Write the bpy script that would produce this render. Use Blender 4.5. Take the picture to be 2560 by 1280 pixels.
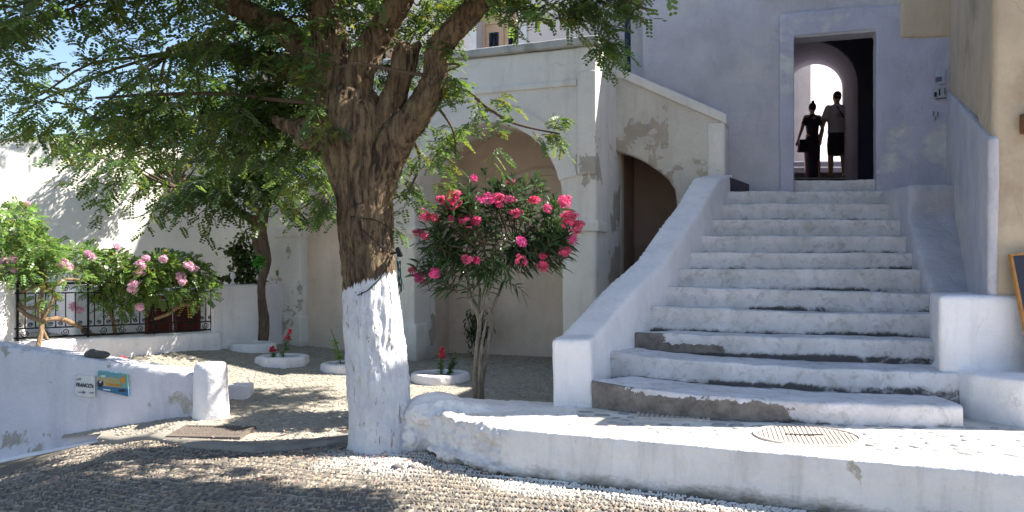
import bpy, bmesh, math, random
import numpy as np
from mathutils import Vector, Matrix
R = math.radians
rng = np.random.default_rng(7)
random.seed(7)
for o in list(bpy.data.objects): bpy.data.objects.remove(o)
S = bpy.context.scene
C = S.collection

# ---------------------------------------------------------------- camera, sky, sun, exposure
cam_d = bpy.data.cameras.new("camera")
cam = bpy.data.objects.new("camera", cam_d); C.objects.link(cam)
cam_d.sensor_width = 36.0; cam_d.lens = 28.125
cam_d.shift_y = 40 / 2560
cam_d.clip_start = 0.05; cam_d.clip_end = 2000
cam.location = (0, 0, 0); cam.rotation_euler = (R(90), 0, 0)
S.camera = cam

SUN = Vector((0.67, 0.11, 0.73)).normalized()
elev = math.asin(SUN.z); azim = math.atan2(SUN.x, SUN.y)
w = bpy.data.worlds.new("World"); S.world = w; w.use_nodes = True
nt = w.node_tree; nt.nodes.clear()
sky = nt.nodes.new("ShaderNodeTexSky"); sky.sky_type = 'NISHITA'; sky.sun_disc = False
sky.sun_elevation = elev; sky.sun_rotation = azim
sky.altitude = 100; sky.air_density = 1.0; sky.dust_density = 0.6; sky.ozone_density = 1.0
bg = nt.nodes.new("ShaderNodeBackground"); bg.inputs[1].default_value = 0.085
wo = nt.nodes.new("ShaderNodeOutputWorld")
nt.links.new(sky.outputs[0], bg.inputs[0]); nt.links.new(bg.outputs[0], wo.inputs[0])
sd = bpy.data.lights.new("sun", 'SUN'); sd.energy = 5.0; sd.angle = R(0.5); sd.color = (1.0, 0.94, 0.84)
sun = bpy.data.objects.new("sun", sd); C.objects.link(sun)
sun.rotation_euler = (-SUN).to_track_quat('-Z', 'Y').to_euler()
sun.location = (6, 2, 12)
S.view_settings.view_transform = 'Standard'; S.view_settings.look = 'None'
S.view_settings.exposure = 1.60; S.view_settings.gamma = 1.0
S.view_settings.use_curve_mapping = False
S.cycles.max_bounces = 8; S.cycles.diffuse_bounces = 5; S.cycles.transparent_max_bounces = 4
S.cycles.use_denoising = True

# ---------------------------------------------------------------- helpers
def W(px, py, D):
    return Vector(((px - 1280) / 2000 * D, D, (680 - py) / 2000 * D))

_perm = np.random.default_rng(3).permutation(256)
def vnoise(P):
    P = np.asarray(P, float); I = np.floor(P).astype(np.int64); F = P - I; F = F * F * (3 - 2 * F)
    def h(x, y, z): return _perm[(_perm[(_perm[x & 255] + y) & 255] + z) & 255] / 255.0
    x, y, z = I.T; fx, fy, fz = F.T
    c = 0
    for dx in (0, 1):
        for dy in (0, 1):
            for dz in (0, 1):
                c = c + h(x + dx, y + dy, z + dz) * (fx if dx else 1 - fx) * (fy if dy else 1 - fy) * (fz if dz else 1 - fz)
    return c
def fbm(P, sc=1.0, octv=4, off=0.0):
    P = np.asarray(P, float) * sc + off + 100; s = 0; a = 1; t = 0
    for _ in range(octv):
        s = s + a * vnoise(P); t += a; a *= .5; P = P * 2.03 + 7.3
    return s / t * 2 - 1

def sstep(x, a, b):
    t = np.clip((np.asarray(x, float) - a) / (b - a), 0, 1); return t * t * (3 - 2 * t)

def zs(X, Y):                                    # street height
    X = np.asarray(X, float); Y = np.asarray(Y, float)
    d = np.clip(-X - 3.1, 0, 6)
    return -1.53 + .06 * sstep(Y, 6.8, 8) * sstep(-X, .5, 2) - .2 * d * sstep(d, 0, .6) + 0.0 * Y
def zc(X, Y):                                    # courtyard height
    X = np.asarray(X, float); Y = np.asarray(Y, float)
    z = -1.5 + .23 * np.clip((Y - 7) / 3.5, 0, 1) + .08 * np.clip(-X - 1.2, 0, 4) * sstep(Y, 8, 10.5)
    w = np.maximum(sstep(Y, 7.5, 8.3), sstep(X, -3.0, -1.8))
    return (zs(X, Y) + .03) * (1 - w) + z * w
def gnd(px, py, f=zc):
    lo, hi = 4.0, 16.0
    for _ in range(50):
        m = (lo + hi) / 2; p = W(px, py, m)
        if p.z > float(f(p.x, p.y)): lo = m
        else: hi = m
    return W(px, py, lo)

def mesh_np(name, V, F, cols=None, smooth=False, attr='tint'):
    """V (n,3); F list of arrays (m,k)"""
    me = bpy.data.meshes.new(name)
    V = np.asarray(V, np.float32)
    if not isinstance(F, list): F = [F]
    F = [np.asarray(f, np.int32) for f in F if len(f)]
    me.vertices.add(len(V)); me.vertices.foreach_set('co', V.ravel())
    nl = sum(f.size for f in F); nf = sum(len(f) for f in F)
    me.loops.add(nl); me.polygons.add(nf)
    me.loops.foreach_set('vertex_index', np.concatenate([f.ravel() for f in F]))
    tot = np.concatenate([np.full(len(f), f.shape[1], np.int32) for f in F])
    st = np.concatenate([[0], np.cumsum(tot)[:-1]]).astype(np.int32)
    me.polygons.foreach_set('loop_start', st)
    if smooth: me.polygons.foreach_set('use_smooth', np.ones(nf, bool))
    me.update(calc_edges=True)
    if cols is not None:
        a = me.color_attributes.new(attr, 'FLOAT_COLOR', 'POINT')
        c = np.ones((len(V), 4), np.float32); c[:, :cols.shape[1]] = cols
        a.data.foreach_set('color', c.ravel())
    return me

class MB:
    """collects shapes, gives one mesh"""
    def __init__(s): s.v = []; s.f = []
    def add(s, v, f):
        n = len(s.v); s.v += [tuple(p) for p in v]; s.f += [tuple(i + n for i in q) for q in f]; return s
    def box(s, a, b, M=None):
        x0, y0, z0 = a; x1, y1, z1 = b
        v = [Vector(p) for p in ((x0, y0, z0), (x1, y0, z0), (x1, y1, z0), (x0, y1, z0), (x0, y0, z1), (x1, y0, z1), (x1, y1, z1), (x0, y1, z1))]
        if M is not None: v = [M @ p for p in v]
        return s.add(v, [(0, 3, 2, 1), (4, 5, 6, 7), (0, 1, 5, 4), (1, 2, 6, 5), (2, 3, 7, 6), (3, 0, 4, 7)])
    def prism(s, poly, fr, t0, t1):
        """poly of (a,z) in the frame fr(a,t,z) -> point, thickness t0..t1"""
        n = len(poly)
        v = [fr(a, t0, z) for a, z in poly] + [fr(a, t1, z) for a, z in poly]
        f = [tuple(range(n)), tuple(range(2 * n - 1, n - 1, -1))]
        f += [(i, i + n, (i + 1) % n + n, (i + 1) % n) for i in range(n)]
        return s.add(v, f)
    def tube(s, pts, rad, seg=8, caps=True):
        pts = [Vector(p) for p in pts]; n = len(pts)
        if not hasattr(rad, '__len__'): rad = [rad] * n
        base = len(s.v); up = None
        for i, p in enumerate(pts):
            t = (pts[min(i + 1, n - 1)] - pts[max(i - 1, 0)]).normalized()
            if up is None:
                up = Vector((0, 0, 1)) if abs(t.z) < .9 else Vector((1, 0, 0))
            u = (up - t * up.dot(t)).normalized(); up = u; v = t.cross(u)
            for k in range(seg):
                a = 2 * math.pi * k / seg
                s.v.append(tuple(p + (u * math.cos(a) + v * math.sin(a)) * rad[i]))
        for i in range(n - 1):
            for k in range(seg):
                a = base + i * seg + k; b = base + i * seg + (k + 1) % seg
                s.f.append((a, b, b + seg, a + seg))
        if caps:
            s.f.append(tuple(base + k for k in range(seg - 1, -1, -1)))
            s.f.append(tuple(base + (n - 1) * seg + k for k in range(seg)))
        return s
    def lathe(s, prof, c=(0, 0, 0), seg=24, sx=1, sy=1, rot=0):
        base = len(s.v); m = len(prof)
        for r, z in prof:
            for k in range(seg):
                a = 2 * math.pi * k / seg + rot
                s.v.append((c[0] + r * math.cos(a) * sx, c[1] + r * math.sin(a) * sy, c[2] + z))
        for i in range(m - 1):
            for k in range(seg):
                a = base + i * seg + k; b = base + i * seg + (k + 1) % seg
                s.f.append((a, b, b + seg, a + seg))
        s.f.append(tuple(base + k for k in range(seg - 1, -1, -1)))
        s.f.append(tuple(base + (m - 1) * seg + k for k in range(seg)))
        return s
    def ell(s, c, r, M=None, seg=12, rings=8):
        base = len(s.v); c = Vector(c)
        for i in range(1, rings):
            th = math.pi * i / rings
            for k in range(seg):
                a = 2 * math.pi * k / seg
                p = Vector((r[0] * math.sin(th) * math.cos(a), r[1] * math.sin(th) * math.sin(a), r[2] * math.cos(th)))
                if M is not None: p = M @ p
                s.v.append(tuple(c + p))
        for e in (1, -1):
            p = Vector((0, 0, r[2] * e)); p = M @ p if M is not None else p
            s.v.append(tuple(c + p))
        T = len(s.v) - 2
        for i in range(rings - 2):
            for k in range(seg):
                a = base + i * seg + k; b = base + i * seg + (k + 1) % seg
                s.f.append((a, a + seg, b + seg, b))
        for k in range(seg):
            s.f.append((T, base + k, base + (k + 1) % seg))
            s.f.append((T + 1, base + (rings - 2) * seg + (k + 1) % seg, base + (rings - 2) * seg + k))
        return s
    def mesh(s, name='m', smooth=False):
        me = bpy.data.meshes.new(name); me.from_pydata(s.v, [], s.f); me.update()
        if smooth: me.polygons.foreach_set('use_smooth', [True] * len(me.polygons))
        return me

def get_v(me):
    a = np.empty(len(me.vertices) * 3, np.float32); me.vertices.foreach_get('co', a); return a.reshape(-1, 3).astype(float)
def get_n(me):
    a = np.empty(len(me.vertices) * 3, np.float32); me.vertices.foreach_get('normal', a); return a.reshape(-1, 3).astype(float)
def set_v(me, V):
    me.vertices.foreach_set('co', np.asarray(V, np.float32).ravel()); me.update()

def voxel(me, size, smooth=4, disp=None):
    """union by voxel remesh: gives soft, hand-plastered solids"""
    o = bpy.data.objects.new('tmp', me); C.objects.link(o)
    bm = bmesh.new(); bm.from_mesh(me); bmesh.ops.recalc_face_normals(bm, faces=bm.faces); bm.to_mesh(me); bm.free()
    m = o.modifiers.new('r', 'REMESH'); m.mode = 'VOXEL'; m.voxel_size = size; m.use_smooth_shade = True
    if smooth:
        q = o.modifiers.new('s', 'SMOOTH'); q.factor = .5; q.iterations = smooth
    bpy.context.view_layer.update()
    dg = bpy.context.evaluated_depsgraph_get()
    out = bpy.data.meshes.new_from_object(o.evaluated_get(dg))
    bpy.data.objects.remove(o)
    out.polygons.foreach_set('use_smooth', [True] * len(out.polygons))
    if disp is not None:
        V = get_v(out); N = get_n(out); set_v(out, V + N * disp(V, N)[:, None])
    return out

def subgrid_mesh(me, maxlen):
    bm = bmesh.new(); bm.from_mesh(me)
    bmesh.ops.triangulate(bm, faces=bm.faces)
    for _ in range(8):
        es = [e for e in bm.edges if e.calc_length() > maxlen]
        if not es: break
        bmesh.ops.subdivide_edges(bm, edges=es, cuts=1)
        bmesh.ops.triangulate(bm, faces=bm.faces)
    bm.to_mesh(me); bm.free(); return me

def wob(a1=.012, s1=1.6, a2=.004, s2=9):
    def f(V, N): return a1 * fbm(V, s1, 3) + a2 * fbm(V, s2, 3, 5)
    return f

def setprops(o, label=None, cat=None, group=None, kind=None):
    if label: o['label'] = label
    if cat: o['category'] = cat
    if group: o['group'] = group
    if kind: o['kind'] = kind
    return o
def thing(name, loc, label, cat, group=None):
    o = bpy.data.objects.new(name, None); C.objects.link(o); o.location = loc
    o.empty_display_size = .2
    bpy.context.view_layer.update()
    return setprops(o, label, cat, group)
def wloc(o):
    p = Vector((0, 0, 0))
    while o is not None: p += o.location; o = o.parent
    return p
def obj(name, me, mat, parent=None, local=False, **kw):
    """link mesh (world coordinates unless local) as ONE object under parent"""
    if isinstance(me, MB): me = me.mesh(name)
    if mat is not None and not me.materials:
        for m in (mat if isinstance(mat, (list, tuple)) else [mat]): me.materials.append(m)
    o = bpy.data.objects.new(name, me); C.objects.link(o)
    if parent is not None:
        o.parent = parent
        if not local: me.transform(Matrix.Translation(-wloc(parent)))
    setprops(o, **kw); return o
def single(name, me, mat, loc, label, cat, group=None):
    if isinstance(me, MB): me = me.mesh(name)
    me.transform(Matrix.Translation(-Vector(loc)))
    o = obj(name, me, mat); o.location = loc
    return setprops(o, label, cat, group)
def struct(name, me, mat, parent=None):
    o = obj(name, me, mat, parent)
    if parent is None: o['kind'] = 'structure'
    return o

# ---------------------------------------------------------------- materials
def newmat(name):
    m = bpy.data.materials.new(name); m.use_nodes = True
    b = m.node_tree.nodes['Principled BSDF']; b.inputs['Specular IOR Level'].default_value = .25
    return m, m.node_tree, b
def N(nt, typ, **kw):
    n = nt.nodes.new(typ)
    for k, v in kw.items(): setattr(n, k, v)
    return n
def coords(nt, scale=(1, 1, 1), off=(0, 0, 0)):
    t = N(nt, 'ShaderNodeTexCoord'); m = N(nt, 'ShaderNodeMapping')
    m.inputs['Scale'].default_value = scale; m.inputs['Location'].default_value = off
    nt.links.new(t.outputs['Object'], m.inputs[0]); return m.outputs[0]
def noise(nt, co, sc, det=4, rough=.6, dist=0):
    n = N(nt, 'ShaderNodeTexNoise'); n.inputs['Scale'].default_value = sc; n.inputs['Detail'].default_value = det
    n.inputs['Roughness'].default_value = rough; n.inputs['Distortion'].default_value = dist
    nt.links.new(co, n.inputs['Vector']); return n.outputs[0]
def ramp(nt, src, a, b, lo=0.0, hi=1.0):
    n = N(nt, 'ShaderNodeMapRange'); n.clamp = True
    for i, v in ((1, a), (2, b), (3, lo), (4, hi)): n.inputs[i].default_value = v
    nt.links.new(src, n.inputs[0]); return n.outputs[0]
def mixc(nt, f, a, b, typ='MIX'):
    n = N(nt, 'ShaderNodeMix', data_type='RGBA', blend_type=typ)
    for idx, v in ((0, f), (6, a), (7, b)):
        if isinstance(v, (int, float)): n.inputs[idx].default_value = v
        elif isinstance(v, (tuple, list)): n.inputs[idx].default_value = (*v[:3], 1)
        else: nt.links.new(v, n.inputs[idx])
    return n.outputs[2]
def mth(nt, op, a, b=0.0):
    n = N(nt, 'ShaderNodeMath', operation=op)
    for i, v in ((0, a), (1, b)):
        if isinstance(v, (int, float)): n.inputs[i].default_value = v
        else: nt.links.new(v, n.inputs[i])
    return n.outputs[0]
def bump(nt, b, h, strength=.4, dist=.01):
    n = N(nt, 'ShaderNodeBump'); n.inputs['Strength'].default_value = strength; n.inputs['Distance'].default_value = dist
    nt.links.new(h, n.inputs['Height']); nt.links.new(n.outputs[0], b.inputs['Normal'])
def attr(nt, name, ch=None):
    a = N(nt, 'ShaderNodeAttribute'); a.attribute_name = name
    if ch is None: return a.outputs[0]
    s = N(nt, 'ShaderNodeSeparateColor'); nt.links.new(a.outputs[0], s.inputs[0]); return s.outputs[ch]
def objz(nt, axis=2):
    t = N(nt, 'ShaderNodeNewGeometry'); s = N(nt, 'ShaderNodeSeparateXYZ'); nt.links.new(t.outputs['Position'], s.inputs[0]); return s.outputs[axis]

def plaster(name, A, B, peel=.62, psc=.9, var=.08, dirtc=(.25, .23, .2), dirt=.35, bstr=.35, bsc=28, edge=.02, zbias=0.0, streak=True, xb=None, foot=None, crack=.28):
    """wall plaster: colour A, patches of B (peeled coat), stains, fine relief"""
    m, nt, b = newmat(name); co = coords(nt)
    big = noise(nt, co, psc, 8, .62, .3)
    if zbias:
        big = mth(nt, 'ADD', big, mth(nt, 'MULTIPLY', objz(nt), -zbias))
    if xb:
        big = mth(nt, 'ADD', big, ramp(nt, objz(nt, 0), xb[0], xb[0] + xb[2], 0, xb[1]))
    pk = ramp(nt, big, peel, peel + edge)
    A2 = tuple(c * (1 - var * 2.2) for c in A)
    base = mixc(nt, ramp(nt, noise(nt, co, 2.3, 6, .6), .35, .7), A, A2)
    base = mixc(nt, ramp(nt, noise(nt, co, 22, 4, .7), .3, .8, 0, .5), base, tuple(c * (1 - var * 2) for c in A))
    B2 = mixc(nt, ramp(nt, noise(nt, co, 6, 5, .6), .3, .7), B, tuple(c * .8 for c in B))
    col = mixc(nt, pk, base, B2)
    if streak:
        cs = coords(nt, (3.2, 3.2, .5), (3, 1, 2))
        st = ramp(nt, noise(nt, cs, 1.6, 8, .7, .2), .52, .78, 0, dirt)
        col = mixc(nt, st, col, dirtc)
    bl = ramp(nt, noise(nt, co, 3.7, 9, .72, .5), .56, .74, 0, dirt * 1.1)
    col = mixc(nt, bl, col, tuple(.5 * (a + b_) for a, b_ in zip(dirtc, A)))
    if foot is not None:
        ft = ramp(nt, mth(nt, 'ADD', objz(nt), mth(nt, 'MULTIPLY', mth(nt, 'SUBTRACT', noise(nt, coords(nt, (1, 1, 2)), 3.5, 8, .75), .5), -.30)), foot[0], foot[1], .9, 0)
        col = mixc(nt, ft, col, foot[2])
    vo = N(nt, 'ShaderNodeTexVoronoi', feature='DISTANCE_TO_EDGE'); vo.inputs['Scale'].default_value = 1.7
    nn_ = N(nt, 'ShaderNodeTexNoise'); nn_.inputs['Scale'].default_value = 5; nn_.inputs['Detail'].default_value = 5; nt.links.new(co, nn_.inputs['Vector'])
    nt.links.new(mixc(nt, .16, co, nn_.outputs[1]), vo.inputs['Vector'])
    ck = mth(nt, 'MULTIPLY', ramp(nt, vo.outputs[0], .002, .007, 1, 0), ramp(nt, noise(nt, co, 1.1, 3), .50, .60, 0, crack))
    col = mixc(nt, ck, col, tuple(c * .35 for c in B))
    sp = ramp(nt, noise(nt, co, 60, 3, .5), .68, .78, 0, dirt * .8)
    col = mixc(nt, sp, col, dirtc)
    nt.links.new(col, b.inputs['Base Color']); b.inputs['Roughness'].default_value = .92
    h = mth(nt, 'ADD', noise(nt, co, bsc, 6, .65), mth(nt, 'MULTIPLY', noise(nt, co, 5, 4, .5), 2.0))
    h = mth(nt, 'SUBTRACT', h, mth(nt, 'MULTIPLY', pk, .35))
    bump(nt, b, h, bstr, .012)
    return m

def simple(name, col, rough=.7, var=.25, sc=20, metal=0.0, bstr=.2, col2=None, bdist=.004):
    m, nt, b = newmat(name); co = coords(nt)
    n = noise(nt, co, sc, 5, .6)
    c2 = col2 if col2 else tuple(c * (1 - var) for c in col)
    nt.links.new(mixc(nt, ramp(nt, n, .35, .68), col, c2), b.inputs['Base Color'])
    b.inputs['Roughness'].default_value = rough; b.inputs['Metallic'].default_value = metal
    if bstr: bump(nt, b, n, bstr, bdist)
    return m

M_white = plaster('whitewash', (.82, .785, .80), (.62, .60, .57), peel=.69, var=.06, dirt=.3, bstr=.7)
M_kerb = plaster('kerb_whitewash', (.80, .765, .755), (.50, .46, .40), peel=.66, psc=1.6, var=.08, dirt=.5, bstr=1.0, bsc=18, foot=(-1.54, -1.44, (.12, .10, .07)), crack=0)
M_signwall = plaster('sign_wall_whitewash', (.69, .665, .72), (.42, .38, .33), peel=.575, psc=1.5, var=.08, dirt=.5, bstr=.8, dirtc=(.34, .34, .42))
M_facade = plaster('peeling_facade', (.80, .76, .71), (.47, .42, .36), peel=.60, psc=1.3, var=.07, dirt=.35, bstr=.55, zbias=.025, xb=(.45, .07, .5), foot=(-1.35, -1.0, (.30, .27, .23)))
M_facade_end = plaster('flight_wall_plaster', (.68, .63, .57), (.50, .43, .36), peel=.52, psc=2.2, var=.1, dirt=.35)
M_inner = plaster('ochre_inner_plaster', (.74, .62, .53), (.66, .54, .45), peel=.5, psc=.8, var=.1, edge=.2, dirt=.2)
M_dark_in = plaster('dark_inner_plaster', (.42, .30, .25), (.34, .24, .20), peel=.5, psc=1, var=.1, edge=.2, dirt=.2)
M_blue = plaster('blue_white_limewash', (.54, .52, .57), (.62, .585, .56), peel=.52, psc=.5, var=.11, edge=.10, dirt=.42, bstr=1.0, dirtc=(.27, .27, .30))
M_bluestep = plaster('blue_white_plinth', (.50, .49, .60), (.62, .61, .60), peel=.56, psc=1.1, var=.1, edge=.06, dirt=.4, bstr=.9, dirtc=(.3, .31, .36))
M_beige = plaster('beige_render', (.56, .45, .33), (.42, .31, .22), peel=.54, psc=.9, var=.07, edge=.1, dirt=.25, bstr=.5, bsc=60)
M_beige2 = plaster('beige_render_painted_foot', (.56, .45, .33), (.42, .31, .22), peel=.54, psc=.9, var=.1, edge=.12, dirt=.35, bstr=.6, bsc=60, foot=(-.72, -.66, (.70, .70, .74)))
M_upper = plaster('pink_white_wall', (.78, .70, .66), (.70, .62, .55), peel=.6, psc=1, var=.04, edge=.1, dirt=.1)
M_cream = plaster('cream_sunlit_wall', (.27, .215, .115), (.26, .205, .11), peel=.6, psc=.6, var=.03, edge=.1, dirt=.05)
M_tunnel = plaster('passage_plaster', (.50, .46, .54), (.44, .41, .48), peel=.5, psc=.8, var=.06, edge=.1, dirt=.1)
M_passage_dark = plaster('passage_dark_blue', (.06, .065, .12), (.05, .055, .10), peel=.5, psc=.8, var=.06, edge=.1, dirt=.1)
M_leftwall = plaster('left_wall_plaster', (.74, .72, .67), (.55, .51, .46), peel=.60, psc=.5, var=.05, edge=.12, dirt=.18, bstr=.3)
M_cap = plaster('parapet_cap', (.50, .49, .46), (.34, .33, .31), peel=.5, psc=2.5, var=.1, edge=.12, dirt=.45)
M_grey = simple('grey_stone', (.22, .2, .18), .9, .4, 14, bstr=.6)
M_iron = simple('black_iron', (.018, .017, .018), .55, .3, 40, .3, .2)
M_darkblue = simple('dark_blue_paint', (.012, .018, .05), .4, .2, 10, bstr=.05)
M_peach = simple('peach_painted_wood', (.62, .44, .30), .6, .12, 8, bstr=.15)
M_glass = simple('dark_window_glass', (.012, .015, .03), .12, .2, 3, bstr=0)
M_soil = simple('soil', (.10, .08, .06), .95, .4, 30, bstr=.6)

# steps: attribute mask (r grime, g bare concrete)
def step_mat():
    m, nt, b = newmat('whitewashed_steps'); co = coords(nt)
    A = mixc(nt, ramp(nt, noise(nt, co, 2.6, 6, .65), .35, .68), (.73, .69, .71), (.54, .51, .51))
    A = mixc(nt, ramp(nt, noise(nt, co, 9, 8, .75, .6), .50, .70, 0, .75), A, (.31, .295, .26))
    A = mixc(nt, ramp(nt, noise(nt, co, 45, 4, .6), .62, .75, 0, .4), A, (.2, .19, .17))
    bare = attr(nt, 'mask', 1); grime = attr(nt, 'mask', 0)
    nz = noise(nt, co, 11, 7, .7, .3)
    e = mth(nt, 'ADD', bare, mth(nt, 'MULTIPLY', mth(nt, 'SUBTRACT', nz, .5), 1.25))
    col = mixc(nt, ramp(nt, e, .50, .56), A, mixc(nt, ramp(nt, noise(nt, co, 7, 8, .75), .35, .65), (.12, .10, .088), (.27, .235, .21)))
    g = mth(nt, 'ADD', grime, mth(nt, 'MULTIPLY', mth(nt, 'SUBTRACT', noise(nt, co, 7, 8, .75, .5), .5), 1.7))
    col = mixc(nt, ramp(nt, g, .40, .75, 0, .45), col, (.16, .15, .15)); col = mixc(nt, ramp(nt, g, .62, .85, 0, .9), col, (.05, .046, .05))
    nt.links.new(col, b.inputs['Base Color']); b.inputs['Roughness'].default_value = .93
    bump(nt, b, mth(nt, 'ADD', noise(nt, co, 30, 7, .7), mth(nt, 'MULTIPLY', noise(nt, co, 7, 4), 1.5)), .6, .014)
    return m
M_step = step_mat()

# ---------------------------------------------------------------- terrain, street, courtyard, landing
def grid(name, x0, x1, y0, y1, d, zf, keep=None, disp=None):
    xs = np.arange(x0, x1 + d / 2, d); ys = np.arange(y0, y1 + d / 2, d)
    X, Y = np.meshgrid(xs, ys); nx = len(xs); ny = len(ys)
    Z = zf(X, Y); V = np.stack([X, Y, Z], -1).reshape(-1, 3)
    if disp is not None: V[:, 2] += disp(V)
    i = np.arange(nx - 1)[None, :] + np.arange(ny - 1)[:, None] * nx
    F = np.stack([i, i + 1, i + 1 + nx, i + nx], -1).reshape(-1, 4)
    if keep is not None:
        cx = V[F].mean(1); F = F[keep(cx[:, 0], cx[:, 1])]
    return mesh_np(name, V, F, smooth=True)

me = MB().add([(-400, -400, -2.75), (400, -400, -2.75), (400, 400, -2.75), (-400, 400, -2.75)], [(0, 1, 2, 3)])
struct('ground', me, simple('dry_earth', (.28, .24, .18), .95, .3, .5))

# boundary between street and courtyard
BP = np.array([(-14, 8.6), (-5.0, 8.05), (-3.95, 7.72), (-3.5, 7.4), (-2.78, 6.98), (-2.14, 6.78), (-1.75, 6.98), (-1.45, 7.2), (-.9, 7.25), (-.5, 7.3), (4, 7.3)])
def yb(X): return np.interp(X, BP[:, 0], BP[:, 1])
KERB = np.array([(-.80, 6.86), (-.42, 6.38), (-.015, 6.0), (.233, 5.90), (1.178, 5.48), (1.825, 5.17), (2.97, 4.64), (6.5, 3.2), (9, 2.2)])
def yk(X): return np.interp(X, KERB[:, 0], KERB[:, 1])

def street_mat():
    m, nt, b = newmat('pebble_mortar'); co = coords(nt)
    c = mixc(nt, noise(nt, co, 3, 6), (.12, .10, .08), (.22, .19, .155))
    c = mixc(nt, ramp(nt, noise(nt, co, 50, 4, .6), .4, .7), c, (.10, .09, .08))
    nt.links.new(c, b.inputs['Base Color']); b.inputs['Roughness'].default_value = .95
    v = N(nt, 'ShaderNodeTexVoronoi'); v.inputs['Scale'].default_value = 26
    cm = coords(nt, (1, 2, 1)); nt.links.new(cm, v.inputs['Vector'])
    bump(nt, b, v.outputs[0], -.8, .02); return m
M_street = street_mat()
street = struct('street', grid('street', -14, 10, -5, 8.6, .12, zs, lambda x, y: y < yb(x) + .15), M_street)
street_far = None

def court_mat():
    m, nt, b = newmat('courtyard_cobble_mortar'); co = coords(nt)
    c = mixc(nt, ramp(nt, noise(nt, co, 1.2, 6), .35, .65), (.36, .32, .265), (.29, .265, .225))
    c = mixc(nt, ramp(nt, noise(nt, co, 40, 4, .7), .5, .75, 0, .7), c, (.15, .135, .12))
    nt.links.new(c, b.inputs['Base Color']); b.inputs['Roughness'].default_value = .95
    v = N(nt, 'ShaderNodeTexVoronoi'); v.inputs['Scale'].default_value = 14
    nt.links.new(coords(nt, (1, 1.6, 1)), v.inputs['Vector'])
    bump(nt, b, v.outputs[0], -.7, .02); return m
M_court = court_mat()
court = struct('courtyard', grid('courtyard', -14, 4, 6.6, 16, .1, lambda x, y: zc(x, y) + .0 * x,
               lambda x, y: (y > yb(x)) , lambda V: .01 * fbm(V, 2, 3)), M_court)

# pebbles: low domes laid on edge
def domes(P, ang, L, Wd, H, col, seg=6, jit=.15):
    """P (n,3) centres; returns V,F,cols"""
    n = len(P); th = np.arange(seg) * 2 * np.pi / seg
    r0 = np.stack([np.cos(th), np.sin(th), np.full(seg, -.5)], -1)
    r1 = np.stack([.72 * np.cos(th), .72 * np.sin(th), np.full(seg, .75)], -1)
    T = np.concatenate([r0, r1, [[0, 0, 1.0]]])[None].repeat(n, 0)
    T = T * (1 + jit * rng.uniform(-1, 1, T.shape))
    T[:, :, 0] *= L[:, None] / 2; T[:, :, 1] *= Wd[:, None] / 2; T[:, :, 2] *= H[:, None]
    ca, sa = np.cos(ang)[:, None], np.sin(ang)[:, None]
    x = T[:, :, 0] * ca - T[:, :, 1] * sa; y = T[:, :, 0] * sa + T[:, :, 1] * ca
    V = np.stack([x + P[:, :1], y + P[:, 1:2], T[:, :, 2] + P[:, 2:3]], -1).reshape(-1, 3)
    k = np.arange(seg); k2 = (k + 1) % seg
    q = np.stack([k, k2, k2 + seg, k + seg], -1); t = np.stack([k + seg, k2 + seg, np.full(seg, 2 * seg)], -1)
    off = (np.arange(n) * (2 * seg + 1))[:, None, None]
    Q = (q[None] + off).reshape(-1, 4); Tt = (t[None] + off).reshape(-1, 3)
    return V, [Q, Tt], np.repeat(col, 2 * seg + 1, 0)

def tint_mat(name, rough=.75, spec=.3, bstr=.3, mul=1.0, sc=60):
    m, nt, b = newmat(name); co = coords(nt)
    t = attr(nt, 'tint')
    c = mixc(nt, ramp(nt, noise(nt, co, sc, 4), .3, .8, 0, .45), t, (.1, .095, .085), 'MULTIPLY') if mul == 1.0 else t
    nt.links.new(c, b.inputs['Base Color']); b.inputs['Roughness'].default_value = rough
    b.inputs['Specular IOR Level'].default_value = spec
    if bstr: bump(nt, b, noise(nt, co, sc, 3), bstr, .003)
    return m
M_peb = tint_mat('pebble_stone', mul=0)

def pebble_cols(P, n, white):
    base = np.array([(.24, .205, .165), (.16, .14, .12), (.32, .28, .22), (.10, .095, .095), (.28, .21, .15)])
    c = base[rng.choice(5, n, p=[.46, .26, .12, .08, .08])] * (1 + .35 * fbm(P, 1.6, 3))[:, None] * rng.uniform(.85, 1.12, (n, 1))
    return c * (1 - white[:, None]) + np.array([.74, .72, .68]) * white[:, None]

# street pebbles in wavy rows that follow the kerb
rows = []
tdir = np.array([.93, -.37]); ndir = np.array([.37, .93])
for r in range(-20, 76):
    s = np.arange(-5.2, 6.4, .0215)
    cc = r * .054
    wv = .05 * np.sin(s * 1.3 + r * .04) + .12 * np.sin(s * .5 + 1)
    p = np.array([-.2, 3.7])[None] + s[:, None] * tdir + (cc + wv)[:, None] * ndir
    ang = math.atan2(.93, .37) + (.55 if r % 2 else -.55) + rng.normal(0, .09, len(s))
    rows.append(np.column_stack([p, ang]))
PB = np.concatenate(rows); PB[:, :2] += rng.normal(0, .005, (len(PB), 2))
nf_ = fbm(np.column_stack([PB[:, :2], PB[:, 0] * 0]), 1.7, 3); PB[:, 2] += .9 * nf_; PB[:, :2] += .03 * nf_[:, None]
m = (PB[:, 1] < yb(PB[:, 0]) - .03) & (PB[:, 1] > 3.9)
m &= ~((PB[:, 0] > -.82) & (PB[:, 1] > yk(PB[:, 0]) - .02))
m &= (np.abs(PB[:, 0]) < PB[:, 1] * .66 + .7) & ~((PB[:, 0] < -2.9) & (PB[:, 1] > 7.9))
m &= rng.random(len(PB)) > .07 + .35 * sstep(fbm(np.column_stack([PB[:, :2], PB[:, 0] * 0]), 2.6, 3, 5), .15, .45)
PB = PB[m]; n = len(PB)
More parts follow.
